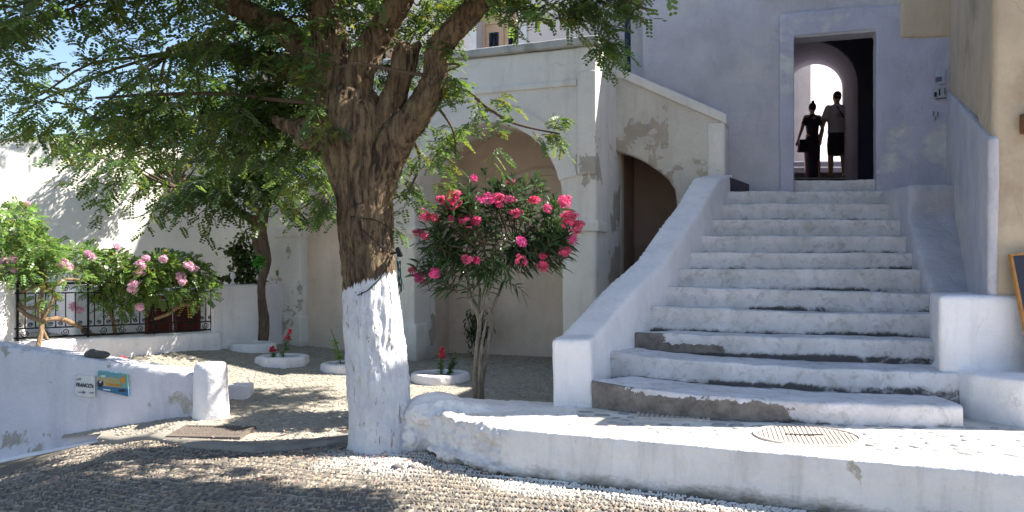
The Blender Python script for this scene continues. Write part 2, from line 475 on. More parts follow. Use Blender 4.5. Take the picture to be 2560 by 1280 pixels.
dk = np.where(PB[:, 0] > -.9, yk(PB[:, 0]) - PB[:, 1], 9)
dtree = np.hypot(PB[:, 0] + 1.0, PB[:, 1] - 6.55)
P3 = np.column_stack([PB[:, :2], zs(PB[:, 0], PB[:, 1]) + .001])
white = np.clip(1.15 - np.minimum(dk / .42, dtree / .55) + .35 * fbm(P3, 4, 3), 0, 1) * .9
sz_ = 1 + .3 * fbm(P3, 1.1, 2, 9); L = rng.uniform(.042, .072, n) * sz_; Wd = rng.uniform(.012, .026, n) * sz_; H = rng.uniform(.006, .013, n)
col = pebble_cols(P3, n, white)
near = np.argsort(np.hypot(PB[:, 0], PB[:, 1] * 1.0))
vis = np.abs(PB[:, 0]) < PB[:, 1] * .62
vis &= PB[:, 1] > 5.05
near = [i for i in near if vis[i]][:290]
far = np.ones(n, bool); far[near] = False
V, F, cc_ = domes(P3[far], PB[far, 2], L[far], Wd[far], H[far], col[far])
obj('cobblestones', mesh_np('cobblestones', V, F, cc_, smooth=True), M_peb, street, kind='stuff')
protos = []
for k in range(6):
    v, f, c = domes(np.zeros((1, 3)), np.zeros(1), np.array([.054]), np.array([.018]), np.array([.014]), np.array([[(.24, .205, .165), (.16, .14, .12), (.32, .28, .22), (.11, .10, .10), (.28, .21, .15), (.20, .18, .15)][k]]))
    protos.append(mesh_np('cobblestone', v, f, c, smooth=True)); protos[-1].materials.append(M_peb)
for j, i in enumerate(near):
    o = bpy.data.objects.new('cobblestone', protos[int(rng.integers(6))]); C.objects.link(o); o.parent = street
    o.location = P3[i]; o.rotation_euler = (0, 0, PB[i, 2]); s = L[i] / .054; o.scale = (s, rng.uniform(.8, 1.2), rng.uniform(.7, 1.2))

# big loose stones by the tree foot and along the kerb
spots = [(905, 1118, .05), (1012, 1118, .055), (992, 1172, .05), (1030, 1170, .035), (1112, 1145, .035), (1098, 1140, .025), (930, 1180, .045), (880, 1150, .04), (1062, 1160, .028), (1322, 1200, .03), (960, 1138, .035)]
base_me = []
for k in range(3):
    mb = MB().ell((0, 0, 0), (1, .75, .55), seg=10, rings=7); me = mb.mesh('stone', True)
    V = get_v(me); set_v(me, V * (1 + .18 * fbm(V, 1.3, 2, k * 9)[:, None])); me.materials.append(simple('loose_stone_%s' % 'abc'[k], [(.55, .5, .44), (.16, .15, .15), (.66, .62, .56)][k], .85, .3, 2.5, bstr=.3)); base_me.append(me)
sl = ['rounded pale stone lying against the foot of the big whitewashed tree', 'rounded stone right of the tree foot where the kerb wall begins', 'dark stone set among the cobbles in front of the tree', 'small grey stone in the cobbles beside the darker one', 'white oval pebble against the foot of the rough kerb wall', 'tiny dark pebble beside the white oval one at the kerb foot', 'low stone in the cobbles below the painted trunk', 'stone left of the painted trunk in the leaf litter', 'small stone between tree and kerb wall in the white cobbles', 'pale flat stone at the foot of the kerb right of the rough section', 'stone touching the front of the painted trunk']
ki = [2, 0, 1, 1, 2, 1, 0, 0, 1, 0, 2]
for (x, y, r), lb, k in zip(spots, sl, ki):
    p = gnd(x, y, zs); o = bpy.data.objects.new('loose_stone', base_me[k]); C.objects.link(o)
    o.location = (p.x, p.y, p.z + r * .25); o.scale = (r, r, r); o.rotation_euler = (0, 0, rng.uniform(0, 6))
    setprops(o, lb, 'stone', 'loose stones around the tree foot')

# courtyard cobbles: irregular low stones
n = 34000
P = np.column_stack([rng.uniform(-8, 3.4, n), rng.uniform(6.75, 12.4, n)])
P = P[(P[:, 1] > yb(P[:, 0]) + .08) & (np.abs(P[:, 0]) < P[:, 1] * .66)]
P = P[~((P[:, 0] > -.75) & (P[:, 1] < 7.6))]
n = len(P); P3 = np.column_stack([P, zc(P[:, 0], P[:, 1]) + .002 + .01 * fbm(np.column_stack([P, zc(P[:, 0], P[:, 1])]), 2, 3)])
cl = np.array([(.36, .32, .26), (.30, .265, .22), (.40, .36, .29), (.22, .20, .17)])[rng.choice(4, n, p=[.4, .3, .2, .1])] * rng.uniform(.8, 1.15, (n, 1))
V, F, cc_ = domes(P3, rng.normal(.3, .8, n), rng.uniform(.025, .06, n), rng.uniform(.018, .036, n), rng.uniform(.002, .0055, n), cl)
obj('cobblestones', mesh_np('cobblestones', V, F, cc_, smooth=True), M_peb, court, kind='stuff')

# concrete lip along the courtyard edge
def sweep(path, prof, ds=.03, extra=None):
    """path (k,4) x,y,zb,zt resampled; prof(zb,zt)->(out,z) lists; returns V,(n,m),frames"""
    path = np.asarray(path, float); d = np.r_[0, np.cumsum(np.hypot(*np.diff(path[:, :2], axis=0).T))]
    n = max(4, int(d[-1] / ds)); s = np.linspace(0, d[-1], n)
    Q = np.stack([np.interp(s, d, path[:, k]) for k in range(path.shape[1])], -1)
    for _ in range(6):
        Q[1:-1] = .25 * Q[:-2] + .5 * Q[1:-1] + .25 * Q[2:]
    T = np.gradient(Q[:, :2], axis=0); T /= np.linalg.norm(T, axis=1)[:, None]
    O = np.stack([T[:, 1], -T[:, 0]], -1)
    rows = []
    for i in range(n):
        rows.append([(Q[i, 0] + O[i, 0] * o, Q[i, 1] + O[i, 1] * o, z) for o, z in prof(Q[i], i / (n - 1))])
    V = np.array(rows); return V, Q, O
def gridfaces(n, m):
    i = np.arange(m - 1)[None, :] + np.arange(n - 1)[:, None] * m
    return np.stack([i, i + m, i + m + 1, i + 1], -1).reshape(-1, 4)
lp = [(x, y, 0, 0) for x, y in BP[2:9]]
def lipprof(q, t):
    z = float(zs(q[0], q[1])); zt = float(zc(q[0], q[1])) + .012
    return [(.05, z - .06), (.045, zt - .02), (.02, zt), (-.05, zt + .004), (-.14, zt + .002), (-.22, zt - .03)]
V, Q, O = sweep(lp, lipprof, .04); sh = V.shape
V = V.reshape(-1, 3); V += (.012 * fbm(V, 5, 3))[:, None] * np.array([[.5, .5, .5]])
struct('courtyard_edge', mesh_np('courtyard_edge', V, gridfaces(sh[0], sh[1]), smooth=True), plaster('edge_concrete', (.29, .26, .225), (.22, .20, .175), peel=.5, psc=3, edge=.1))

# landing with sunk stones under worn whitewash
def landing_mat():
    m, nt, b = newmat('landing_paving'); co = coords(nt)
    wv = noise(nt, co, 2.2, 6, .6)
    c = mixc(nt, ramp(nt, wv, .38, .66), (.76, .73, .68), (.50, .46, .41))
    c = mixc(nt, ramp(nt, noise(nt, co, 18, 5, .7), .55, .75, 0, .6), c, (.4, .37, .34))
    nt.links.new(c, b.inputs['Base Color']); b.inputs['Roughness'].default_value = .92
    bump(nt, b, mth(nt, 'ADD', noise(nt, co, 9, 6, .6), noise(nt, co, 50, 3)), .6, .015); return m
M_land = landing_mat()
landing = struct('landing_pavement', grid('landing_pavement', -.75, 7, 2.9, 7.8, .05, lambda x, y: -1.2 + 0 * x,
    lambda x, y: (y > yk(x) + .12) & (y < 7.2 + .0 * x) & ((x > -.3) | (y < 7.1)), lambda V: .008 * fbm(V, 3, 3)), M_land)
st_protos = []
M_pst = simple('paving_stone_grey', (.20, .20, .22), .8, .35, 7, bstr=.4, col2=(.42, .40, .38))
M_pst2 = simple('paving_stone_washed', (.50, .47, .44), .85, .3, 6, bstr=.4, col2=(.25, .24, .24))
for k in range(8):
    mb = MB(); s = 9; a0 = [2 * math.pi * i / s for i in range(s)]
    rr = [random.uniform(.72, 1.1) for _ in a0]
    mb.v = [(math.cos(a) * r, math.sin(a) * r * .7, -.3) for a, r in zip(a0, rr)] + [(math.cos(a) * r * .86, math.sin(a) * r * .6, .8) for a, r in zip(a0, rr)] + [(0, 0, 1)]
    mb.f = [(i, (i + 1) % s, (i + 1) % s + s, i + s) for i in range(s)] + [(i + s, (i + 1) % s + s, 2 * s) for i in range(s)]
    me = mb.mesh('paving_stone', True); me.materials.append(M_pst if k % 2 else M_pst2); st_protos.append(me)
pts = []
for _ in range(9000):
    x = rng.uniform(.35, 4.6); y = rng.uniform(4.2, 7.0)
    if y < yk(x) + .38 or y > 7.0 - .22 * x: continue
    if (x - 2.145) ** 2 + (y - 5.83) ** 2 < .43 ** 2: continue
    if 1.0 < x < 1.75 and 6.3 < y < 7.0: continue
    if all((x - a) ** 2 + (y - b) ** 2 > (.088 if rng.random() > .0 else .2) ** 2 * (1.9 + 0) for a, b, _ in pts): pts.append((x, y, rng.uniform(.03, .062)))
    if len(pts) >= 280: break
for x, y, r in pts:
    o = bpy.data.objects.new('paving_stone', st_protos[int(rng.integers(8))]); C.objects.link(o); o.parent = landing
    o.location = (x, y, -1.2); o.scale = (r * rng.uniform(.9, 1.35), r, .013 * rng.uniform(.5, 1.2)); o.rotation_euler = (0, 0, rng.normal(0, .6))

# kerb wall: solid whitewashed retaining edge of the landing
def rail_prism(path, width, z0, z1f):
    """solid wall following a polyline (front line), given thickness"""
    mb = MB(); n = len(path); T = np.gradient(np.array(path), axis=0); T /= np.linalg.norm(T, axis=1)[:, None]
    B = [(p[0] - t[1] * width, p[1] + t[0] * width) for p, t in zip(path, T)]
    for (x, y), (bx, by) in zip(path, B):
        mb.v += [(x, y, z0), (x, y, z1f(x, y)), (bx, by, z1f(x, y)), (bx, by, z0)]
    for i in range(n - 1):
        for k in range(4):
            a = i * 4 + k; b2 = i * 4 + (k + 1) % 4; mb.f.append((a, b2, b2 + 4, a + 4))
    mb.f += [(3, 2, 1, 0), ((n - 1) * 4, (n - 1) * 4 + 1, (n - 1) * 4 + 2, (n - 1) * 4 + 3)]
    return mb
ks = np.linspace(-.80, 5.2, 60)
mb = rail_prism([(x, float(yk(x))) for x in ks], .34, -1.75, lambda x, y: -1.178)
def wallbox(mb, pts, z0, z1):
    n = len(pts); mb.add([(x, y, z0) for x, y in pts] + [(x, y, z1) for x, y in pts],
        [tuple(range(n))[::-1], tuple(range(n, 2 * n))] + [(i, (i + 1) % n, (i + 1) % n + n, i + n) for i in range(n)])
wallbox(mb, [(-.78, 6.84), (-.2, 6.25), (.55, 6.35), (.55, 7.28), (-.62, 7.5)], -1.75, -1.185)
mb.ell((-.66, 6.98, -1.22), (.30, .30, .17)); mb.ell((-.45, 7.02, -1.24), (.3, .3, .13)); mb.ell((-.84, 6.95, -1.46), (.2, .22, .22))
mb.ell((-.45, 6.43, -1.47), (.36, .12, .05), Matrix.Rotation(-.8, 3, 'Z')); mb.ell((-.17, 6.18, -1.5), (.3, .12, .06), Matrix.Rotation(-.75, 3, 'Z'))
def kdisp(V, Nn):
    rough = sstep(-V[:, 0], -.05, .15) * sstep(-V[:, 1], -7.0, -6.7)
    return .014 * fbm(V, 2.5, 4) + .006 * fbm(V, 14, 3) + rough * (.050 * np.floor(3.2 * fbm(V * np.array([1, 1, 1.7]), 4.2, 3, 3) + .6 * fbm(V, 17, 2)) / 2.2 + .03 * fbm(V * np.array([1, 1, 2.0]), 11, 3) + .012 * fbm(V, 30, 2)) + .006 * fbm(V, 24, 2)
single('kerb_wall', voxel(mb.mesh(), .015, 2, kdisp), M_kerb, (1.2, 5.6, -1.53), 'long low whitewashed kerb wall holding up the landing in front of the stairs', 'kerb wall')

# ---------------------------------------------------------------- staircase
ST = [[(1512, 958, 6.95), (1640, 976, 6.68), (1800, 991, 6.46), (2047, 1007, 6.28), (2400, 1015, 6.14)],
      [(1560, 884, 7.55), (1640, 893, 7.38), (1773, 903, 7.2), (2047, 922, 6.92), (2440, 934, 6.62)],
      [(1603, 832, 8.05), (1660, 832, 7.9), (1773, 838, 7.75), (2047, 846, 7.5), (2340, 852, 7.3)],
      [(1630, 766, 8.4), (1800, 772, 8.15), (2047, 783, 7.95), (2350, 785, 7.75)],
      [(1680, 716, 8.7), (1800, 721, 8.5), (2047, 727, 8.35), (2370, 737, 8.12)],
      [(1702, 672, 9.0), (2047, 673, 8.7), (2350, 674, 8.5)],
      [(1730, 630, 9.3), (2047, 632, 9.05), (2310, 633, 8.85)],
      [(1755, 590, 9.62), (2047, 590, 9.4), (2290, 591, 9.2)],
      [(1780, 548, 9.95), (2047, 549, 9.75), (2262, 549, 9.55)],
      [(1795, 510, 10.25), (2047, 508, 10.08), (2245, 510, 9.9)],
      [(1805, 478, 10.52), (2047, 478, 10.38), (2225, 478, 10.22)],
      [(1945, 451, 10.82), (2047, 451, 10.68), (2225, 448, 10.5)]]
def steppath(k):
    P = [W(*p) for p in ST[k]]
    a = P[0] + (P[0] - P[1]).normalized() * (.18 if k else .10); b_ = P[-1] + (P[-1] - P[-2]).normalized() * (.25 if k else .02)
    if k == 0: a = P[0] + Vector((-.12, .15, 0))
    return [a] + P + [b_]
stair = thing('staircase', (2.6, 8.4, -1.2), 'wide whitewashed stone staircase rising to the dark doorway, worn and stained treads', 'staircase')
barezones = {0: [(-.2, 2.35)], 2: [(1.3, 2.05)]}
for k in range(12):
    pth = steppath(k); nxt = steppath(k + 1) if k < 11 else None
    path = [(p.x, p.y, 0, p.z) for p in pth]
    prz = [p.z for p in steppath(k - 1)] if k else [-1.2]
    zb0 = sum(prz) / len(prz) if k else -1.2
    r = .03 if k < 3 else .022
    outs = []
    joints = sorted(rng.uniform(path[0][0] + .5, path[-1][0] - .4, 3 if k < 4 else 2))
    if k == 0: joints = [1.18 + .0, 1.86, 3.05]
    def prof(q, t):
        zt = q[3]; zb = min(zb0 - .12, zt - .3) if k else -1.34
        L = [(.018 * (1 - u) ** 2 * .5, zb + (zt - r - zb) * u) for u in np.linspace(0, 1, 12)]
        L += [(-r + r * math.cos(a), zt - r + r * math.sin(a)) for a in (.4, .8, 1.2)]
        L += [(-u, zt + .0) for u in np.linspace(r, .95 if k < 11 else .5, 20)]
        return L
    V, Q, O = sweep(path, prof, .035); sh = V.shape; m_ = sh[1]
    V = V.reshape(-1, 3); idx = np.tile(np.arange(m_), sh[0]); xq = np.repeat(Q[:, 0], m_)
    out = np.where(idx >= 15, np.r_[np.zeros(15), np.linspace(r, .95, 20)][idx], 0)
    d = .014 * fbm(V, 2.2, 3, k) + .007 * fbm(V, 11, 4, k)
    for j in joints: d -= .012 * np.exp(-((xq - j) / .014) ** 2) * (idx < 19)
    Ofull = np.repeat(O, m_, 0)
    face = (idx < 15)[:, None]
    D3 = np.where(face, np.column_stack([Ofull * 1.0, np.zeros(len(V))]), np.array([[0, 0, 1.0]]))
    nz = (idx >= 10) & (idx < 19)
    V = V + D3 * d[:, None]; V[:, 2] += np.where(nz, .012 * fbm(V, 6, 3, 40 + k), 0)
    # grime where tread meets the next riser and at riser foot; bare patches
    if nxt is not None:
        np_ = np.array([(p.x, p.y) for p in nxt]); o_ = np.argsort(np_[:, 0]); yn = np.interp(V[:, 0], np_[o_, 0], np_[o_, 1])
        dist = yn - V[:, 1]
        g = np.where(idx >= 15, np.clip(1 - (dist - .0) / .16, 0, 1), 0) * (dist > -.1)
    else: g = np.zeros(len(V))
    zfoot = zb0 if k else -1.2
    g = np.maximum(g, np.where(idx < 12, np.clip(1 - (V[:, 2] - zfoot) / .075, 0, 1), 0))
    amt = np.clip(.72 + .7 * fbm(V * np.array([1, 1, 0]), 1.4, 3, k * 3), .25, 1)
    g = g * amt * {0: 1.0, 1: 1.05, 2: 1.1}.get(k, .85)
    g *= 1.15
    bare = np.zeros(len(V))
    if k == 0:
        bare = sstep(-V[:, 0], -2.25, -2.1) * np.where(idx < 13, 1.0, np.where(idx < 15, .5, 0)) * (V[:, 2] < -1.0) + .0
        bare = np.where(idx < 15, sstep(-V[:, 0], -2.45, -2.0) * (.92 - .62 * sstep(V[:, 2], -1.10, -.99) * sstep(V[:, 0], .8, 1.2)), 0)
        bare = np.where((idx >= 22) & (V[:, 0] < 3.6), np.maximum(bare, .30), bare)
    if k == 2:
        bare = np.where(idx < 15, sstep(-V[:, 0], -2.2, -1.95) * (.95 - .7 * sstep(V[:, 2], -.76, -.66) * sstep(V[:, 0], 1.35, 1.6)), 0)
    me = mesh_np('step', V, gridfaces(sh[0], sh[1]), np.column_stack([np.clip(g, 0, 1), bare, np.zeros(len(V))]), smooth=True, attr='mask')
    lbl = {0: 'lowest step, bare brown cement along its left half', 2: 'third step with a dark cement patch at its left end'}.get(k)
    obj('step', me, M_step, stair, label=lbl)

# left banister: sloping solid parapet with a low square pier
Lb = [(.355, 7.10, -.60), (.44, 7.42, -.585), (.62, 7.72, -.44), (1.0, 8.3, -.13), (1.36, 8.78, .13), (1.98, 9.7, .79), (2.32, 10.25, 1.20), (2.62, 10.75, 1.30)]
mb = MB()
for x, y, z in Lb:
    wx, wy = (.335, -.03)
    mb.v += [(x, y, -1.7), (x, y, z), (x + wx, y + wy, z), (x + wx + .05, y + wy - .02, -1.7)]
for i in range(len(Lb) - 1):
    for k in range(4):
        a = i * 4 + k; b2 = i * 4 + (k + 1) % 4; mb.f.append((a, b2, b2 + 4, a + 4))
mb.f += [(3, 2, 1, 0), tuple((len(Lb) - 1) * 4 + k for k in range(4))]
single('stair_banister', voxel(mb.mesh(), .022, 5, wob(.014, 1.7, .004, 10)), M_white, (.52, 7.2, -1.2), 'solid white sloping banister with a low square pier left of the stairs', 'banister')

# right side: ledge at step height and stepped plinth
mb = MB()
wallbox(mb, [(3.72, 6.55), (3.95, 6.16), (6.5, 5.5), (6.5, 7.2), (3.72, 7.2)], -1.7, -.83)
wallbox(mb, [(3.60, 6.74), (6.5, 6.74), (6.5, 8.4), (4.42, 8.4), (4.05, 7.75)], -1.4, -.2)
plinth_ledge = single('side_ledge', voxel(mb.mesh(), .026, 12, wob(.022, 1.8, .007, 8)), M_white, (4.2, 6.6, -1.2), 'whitewashed ledge and square plinth at the right foot of the stairs', 'ledge')
mb = MB()
mb.prism([(7.9, -1.0), (7.9, -.24), (8.2, -.15), (9.35, .76), (10.3, .80), (10.3, -1.0)], lambda a, t, z: (4.22 + .265 * (a - 8.0) + t, a, z), 0, .95)
wallbox(mb, [(4.60, 9.25), (5.5, 9.25), (5.8, 10.4), (4.74, 10.45)], -1.0, 1.03)
single('stepped_plinth', voxel(mb.mesh(), .035, 22, wob(.03, 1.5, .006, 8)), M_blue, (4.5, 8.5, -.4), 'bluish white stepped plinth climbing along the right side of the stairs', 'plinth')

# ---------------------------------------------------------------- arcade house
OA = Vector((-.363, 10.875, 0)); AX = Vector((.92848, -.37139, 0)); DI = Vector((.37139, .92848, 0))
def fa(a, t, z): return tuple(OA + AX * a + DI * t + Vector((0, 0, z)))
def arc(ca, cz, r, a0, a1, n=20): return [(ca + r * math.cos(R(a0 + (a1 - a0) * i / n)), cz + r * math.sin(R(a0 + (a1 - a0) * i / n))) for i in range(n + 1)]
house = thing('arcade_house', (-1.2, 11.2, -1.3), 'old two-storey house with a peeling arcade, terrace parapet and peach doors above', 'house')
zf = -1.75
# front wall with the open right arch and a shallow left niche
poly = [(-3.95, zf), (-1.095, zf)] + [(-1.095, .93)] + arc(0, .93, 1.095, 180, 0)[1:-1] + [(1.095, .93), (1.095, zf), (1.554, zf), (1.554, 2.93), (-3.95, 2.93)]
left = [(-3.95, zf), (-3.03, zf), (-3.03, .66)] + arc(-2.26, .66, .77, 180, 0, 16)[1:-1] + [(-1.49, .66), (-1.49, zf), (-1.095, zf)]
front = left + [(-1.095, .93)] + arc(0, .93, 1.095, 180, 0)[1:-1] + [(1.095, .93), (1.095, zf), (1.554, zf), (1.554, 2.93), (-3.95, 2.93)]
mb = MB(); mb.prism(front, fa, 0, .2); mb.prism(poly, fa, .18, .67)
mb.prism([(1.25, zf), (1.554, zf), (1.554, 2.93), (1.25, 2.93)], fa, .6, 1.3)      # side return of the corner
obj('wall', voxel(mb.mesh(), .026, 3, wob(.010, 1.4, .003, 10)), M_facade, house)
# raised arch band, string course, impost mouldings, plinths
band = arc(0, .93, 1.345, 0, 180, 28) + arc(0, .93, 1.10, 180, 0, 28)
band = [(a, z) for a, z in arc(0, .93, 1.345, 14, 166, 28)] + [(a, z) for a, z in arc(0, .93, 1.10, 166, 14, 28)]
obj('arch_moulding', subgrid_mesh(MB().prism(band, fa, -.035, .03).mesh(), .3), M_facade, house)
for a0, a1, z0, z1, t in ((-3.95, 1.30, 2.42, 2.50, -.03),):
    obj('string_course', voxel(MB().prism([(a0, z0), (a1, z0), (a1, z1 + .0), (a0, z1)], fa, t, .05).mesh(), .014, 2), M_facade, house)
obj('side_band', voxel(MB().prism([(1.31, 1.25), (1.553, 1.25), (1.553, 2.6), (1.31, 2.6)], fa, -.022, .05).mesh(), .016, 2, wob(.003, 5, .002, 12)), M_facade, house)
for a0, a1 in ((1.07, 1.60), (-1.50, -1.06), (-3.50, -3.0)):
    t1 = .42 if a0 > 1 else .3
    obj('impost', voxel(MB().prism([(a0, .52), (a1, .52), (a1 + .0, .66), (a0, .66)], fa, -.045, t1).mesh(), .014, 3, wob(.006, 5, .003, 16)), M_facade, house)
for a0, a1, zt in ((-1.51, -1.05, -.74), (-3.50, -3.0, -.66)):
    obj('plinth', voxel(MB().prism([(a0, zf), (a1, zf), (a1, zt), (a0, zt)], fa, -.03, .35).mesh(), .018, 3, wob(.006, 3, .003, 12)), M_facade, house)
obj('pilaster', voxel(MB().prism([(-3.47, zf), (-3.02, zf), (-3.02, .53), (-3.47, .53)], fa, -.02, .2).mesh(), .016, 2, wob(.006, 3, .003, 12)), M_facade, house)
# parapet cap and terrace
mb = MB().prism([(-4.0, 2.93), (1.60, 2.93), (1.60, 3.04), (-4.0, 3.04)], fa, -.06, .30)
obj('parapet_cap', voxel(mb.mesh(), .018, 3, wob(.006, 3, .003, 12)), M_cap, house)
obj('terrace_floor', MB().prism([(-3.9, 2.3), (1.5, 2.3), (1.5, 2.42), (-3.9, 2.42)], fa, .3, 3.6), M_inner, house)
# chamber behind the arch
mb = MB()
arcI = arc(0, .95, 1.22, 180, 0, 24)
for i in range(24):
    (a0, z0), (a1, z1) = arcI[i], arcI[i + 1]
    mb.add([fa(a0, .66, z0), fa(a1, .66, z1), fa(a1, 1.6, z1), fa(a0, 1.6, z0)], [(0, 1, 2, 3)])
for s in (-1.22, 1.22):
    mb.add([fa(s, .66, zf), fa(s, .66, .95), fa(s, 1.6, .95), fa(s, 1.6, zf)], [(0, 1, 2, 3)])
vm = mb.mesh('vault'); subgrid_mesh(vm, .2); [setattr(p, 'use_smooth', True) for p in vm.polygons]
obj('vault', vm, M_inner, house)
obj('back_wall', MB().prism([(-1.5, zf), (1.55, zf), (1.55, 2.4), (-1.5, 2.4)], fa, 1.35, 1.5), M_inner, house)
# inner blind arch rib on the back wall, to the right
rib = arc(.35, .55, 1.0, 20, 178, 20) + arc(.35, .55, .9, 178, 20, 20)
obj('inner_arch', MB().prism(rib, fa, 1.28, 1.36), M_inner, house)
obj('niche_wall', subgrid_mesh(MB().prism([(-3.1, zf), (-1.4, zf), (-1.4, 1.5), (-3.1, 1.5)], fa, .16, .175).mesh(), .4), M_inner, house)
# upper storey with three deep doorways
doors = [(-4.19, -3.35), (-1.75, -.91), (.69, 1.53)]
U0 = 3.6
mu = MB(); xs = [-5.6] + [v for d in doors for v in d] + [3.2]
for i in range(0, len(xs) - 1, 2):
    mu.prism([(xs[i], 2.3), (xs[i + 1], 2.3), (xs[i + 1], 6.9), (xs[i], 6.9)], fa, U0, U0 + .5)
mu.prism([(-5.6, 5.9), (3.2, 5.9), (3.2, 6.9), (-5.6, 6.9)], fa, U0 + .02, U0 + .48)
obj('upper_wall', mu, M_upper, house)
for a0, a1 in doors:
    for s, e in ((a0, -1), (a1, 1)):
        lo, hi = (s - .16, s - .002) if e < 0 else (s + .002, s + .16)
        obj('door_surround', MB().prism([(lo, 2.3), (hi, 2.3), (hi, 5.88), (lo, 5.88)], fa, U0 - .03, U0 + .1), M_white, house)
    mid = (a0 + a1) / 2; dt = U0 + .28
    d = obj('door', MB().prism([(a0, 2.4), (a1, 2.4), (a1, 5.9), (a0, 5.9)], fa, dt, dt + .05), M_peach, house)
    fr = MB()
    for lo, hi, z0, z1 in ((a0, a0 + .06, 2.4, 5.9), (a1 - .06, a1, 2.4, 5.9), (a0 + .06, a1 - .06, 4.66, 4.77), (mid - .03, mid + .03, 4.77, 5.9), (mid - .012, mid + .012, 2.4, 4.66)):
        fr.prism([(lo, z0), (hi, z0), (hi, z1), (lo, z1)], fa, dt - .03, dt - .001)
    obj('frame', fr, M_peach, d)
    for lo, hi, z0, z1 in ((a0 + .13, mid - .1, 3.3, 4.5), (mid + .1, a1 - .13, 3.3, 4.5), (a0 + .08, mid - .05, 4.83, 5.75), (mid + .05, a1 - .08, 4.83, 5.75)):
        obj('pane', MB().prism([(lo, z0), (hi, z0), (hi, z1), (lo, z1)], fa, dt - .012, dt - .002), M_glass, d)
        if z1 < 4.6:
            gr = MB()
            for q in (.3, .7):
                x = lo + (hi - lo) * q
                gr.tube([fa(x, dt - .03, z0), fa(x, dt - .03, z1)], .007, 5)
            gr.tube([fa(lo + .03, dt - .03, z1 - .25), fa((lo + hi) / 2, dt - .03, z1 - .04), fa(hi - .03, dt - .03, z1 - .25)], .007, 5)
            gr.tube([fa(lo, dt - .03, z0 + .3), fa(hi, dt - .03, z0 + .3)], .007, 5)
            obj('grille', gr, M_iron, d)
# body behind (left side and roof) so the house is solid
obj('side_wall', MB().prism([(-3.93, zf), (-3.7, zf), (-3.7, 2.9), (-3.93, 2.9)], fa, .6, 3.7), M_facade, house)
# flight parapet with half arch, set back beside the corner
fl = [(1.50, 2.79), (1.62, 2.79), (3.04, 2.06), (3.04, zf), (2.42, zf), (2.40, .95), (2.375, 1.14), (2.30, 1.26), (2.17, 1.38), (2.02, 1.49), (1.88, 1.58), (1.70, 1.66), (1.50, 1.71)]
flight = thing('outer_stair_flight', (2.2, 11.0, -1.3), 'sloping peeling stair parapet with a half arch beneath, right of the arcade corner', 'stair parapet')
obj('parapet', voxel(MB().prism(fl, fa, 1.04, 1.30).mesh(), .024, 3, wob(.012, 1.6, .004, 10)), M_facade_end, flight)
capl = [(1.46, 2.86), (1.62, 2.86), (3.07, 2.11), (3.07, 1.97), (1.62, 2.72), (1.46, 2.72)]
obj('coping', voxel(MB().prism(capl, fa, 1.00, 1.34).mesh(), .018, 3, wob(.006, 3, .002, 12)), M_facade, flight)
obj('end_pier', voxel(MB().prism([(2.82, zf), (3.05, zf), (3.05, 2.0), (2.82, 2.0)], fa, 1.015, 1.33).mesh(), .02, 3, wob(.005, 3, .002, 12)), M_facade, flight)
mb = MB().prism([(1.5, zf), (3.04, zf), (3.04, 1.9), (1.5, 2.6)], fa, 2.3, 2.4)
mb.prism([(2.62, zf), (2.72, zf), (2.72, 1.9), (2.62, 1.9)], fa, 1.3, 2.3); mb.prism([(1.40, zf), (1.52, zf), (1.52, 2.6), (1.40, 2.6)], fa, 1.2, 2.45)
mb.prism([(1.5, 2.3), (1.7, 2.3), (3.04, 1.6), (3.04, 1.5), (1.5, 2.2)], fa, 1.29, 2.31)
obj('inner_wall', mb, M_dark_in, flight)
obj('upper_corner', voxel(MB().prism([(1.30, 2.7), (1.553, 2.7), (1.553, 3.03), (1.30, 3.03)], fa, .25, 1.32).mesh(), .02, 2), M_facade, flight)

# ---------------------------------------------------------------- gate building with the passage
OB = Vector((0, 11.8, 0)); BX = Vector((.96042, -.27852, 0)); BI = Vector((.27852, .96042, 0))
def fb(b, t, z): return tuple(OB + BX * b + BI * t + Vector((0, 0, z)))
bX = lambda X: X / .96042
d0, d1 = bX(3.774), bX(4.743)
gate = thing('gate_building', (4.2, 10.8, 1.2), 'tall blue-white limewashed building with a dark doorway at the head of the stairs', 'building')
zt = 4.95
poly = [(2.95, -1.5), (d0, -1.5), (d0, 3.15), (d1, 3.15), (d1, -1.5), (7.2, -1.5), (7.2, zt), (2.95, zt)]
wl = MB().prism(poly, fb, .03, .30); wl.prism([(bX(1.83), 1.75), (2.96, 1.75), (2.96, zt), (bX(1.83), zt)], fb, .02, .5)
wl.prism([(bX(1.83), 1.75), (bX(1.83) + .3, 1.75), (bX(1.83) + .3, zt), (bX(1.83), zt)], fb, .3, 1.5)
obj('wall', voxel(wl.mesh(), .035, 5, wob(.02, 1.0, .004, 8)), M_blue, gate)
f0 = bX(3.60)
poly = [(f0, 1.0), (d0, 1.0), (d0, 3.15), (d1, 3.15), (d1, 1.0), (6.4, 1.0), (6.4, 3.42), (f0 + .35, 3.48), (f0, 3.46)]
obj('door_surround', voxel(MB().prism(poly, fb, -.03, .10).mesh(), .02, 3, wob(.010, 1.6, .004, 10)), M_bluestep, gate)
obj('lintel', voxel(MB().prism([(d0 - .02, 3.13), (d1 + .02, 3.13), (d1 + .02, 3.3), (d0 - .02, 3.3)], fb, -.01, .3).mesh(), .018, 2, wob(.005, 4, .003, 12)), M_blue, gate)
obj('recessed_wall', MB().prism([(0.9, 1.9), (bX(1.83) + .02, 1.9), (bX(1.83) + .02, zt), (0.9, zt)], fb, 1.45, 1.6), M_blue, gate)
obj('shutter', voxel(MB().prism([(bX(1.53), 2.55), (bX(1.53) + .09, 2.45), (bX(1.53) + .09, zt - .3), (bX(1.53), zt - .3)], fb, .45, .50).mesh(), .015, 0), M_darkblue, gate)
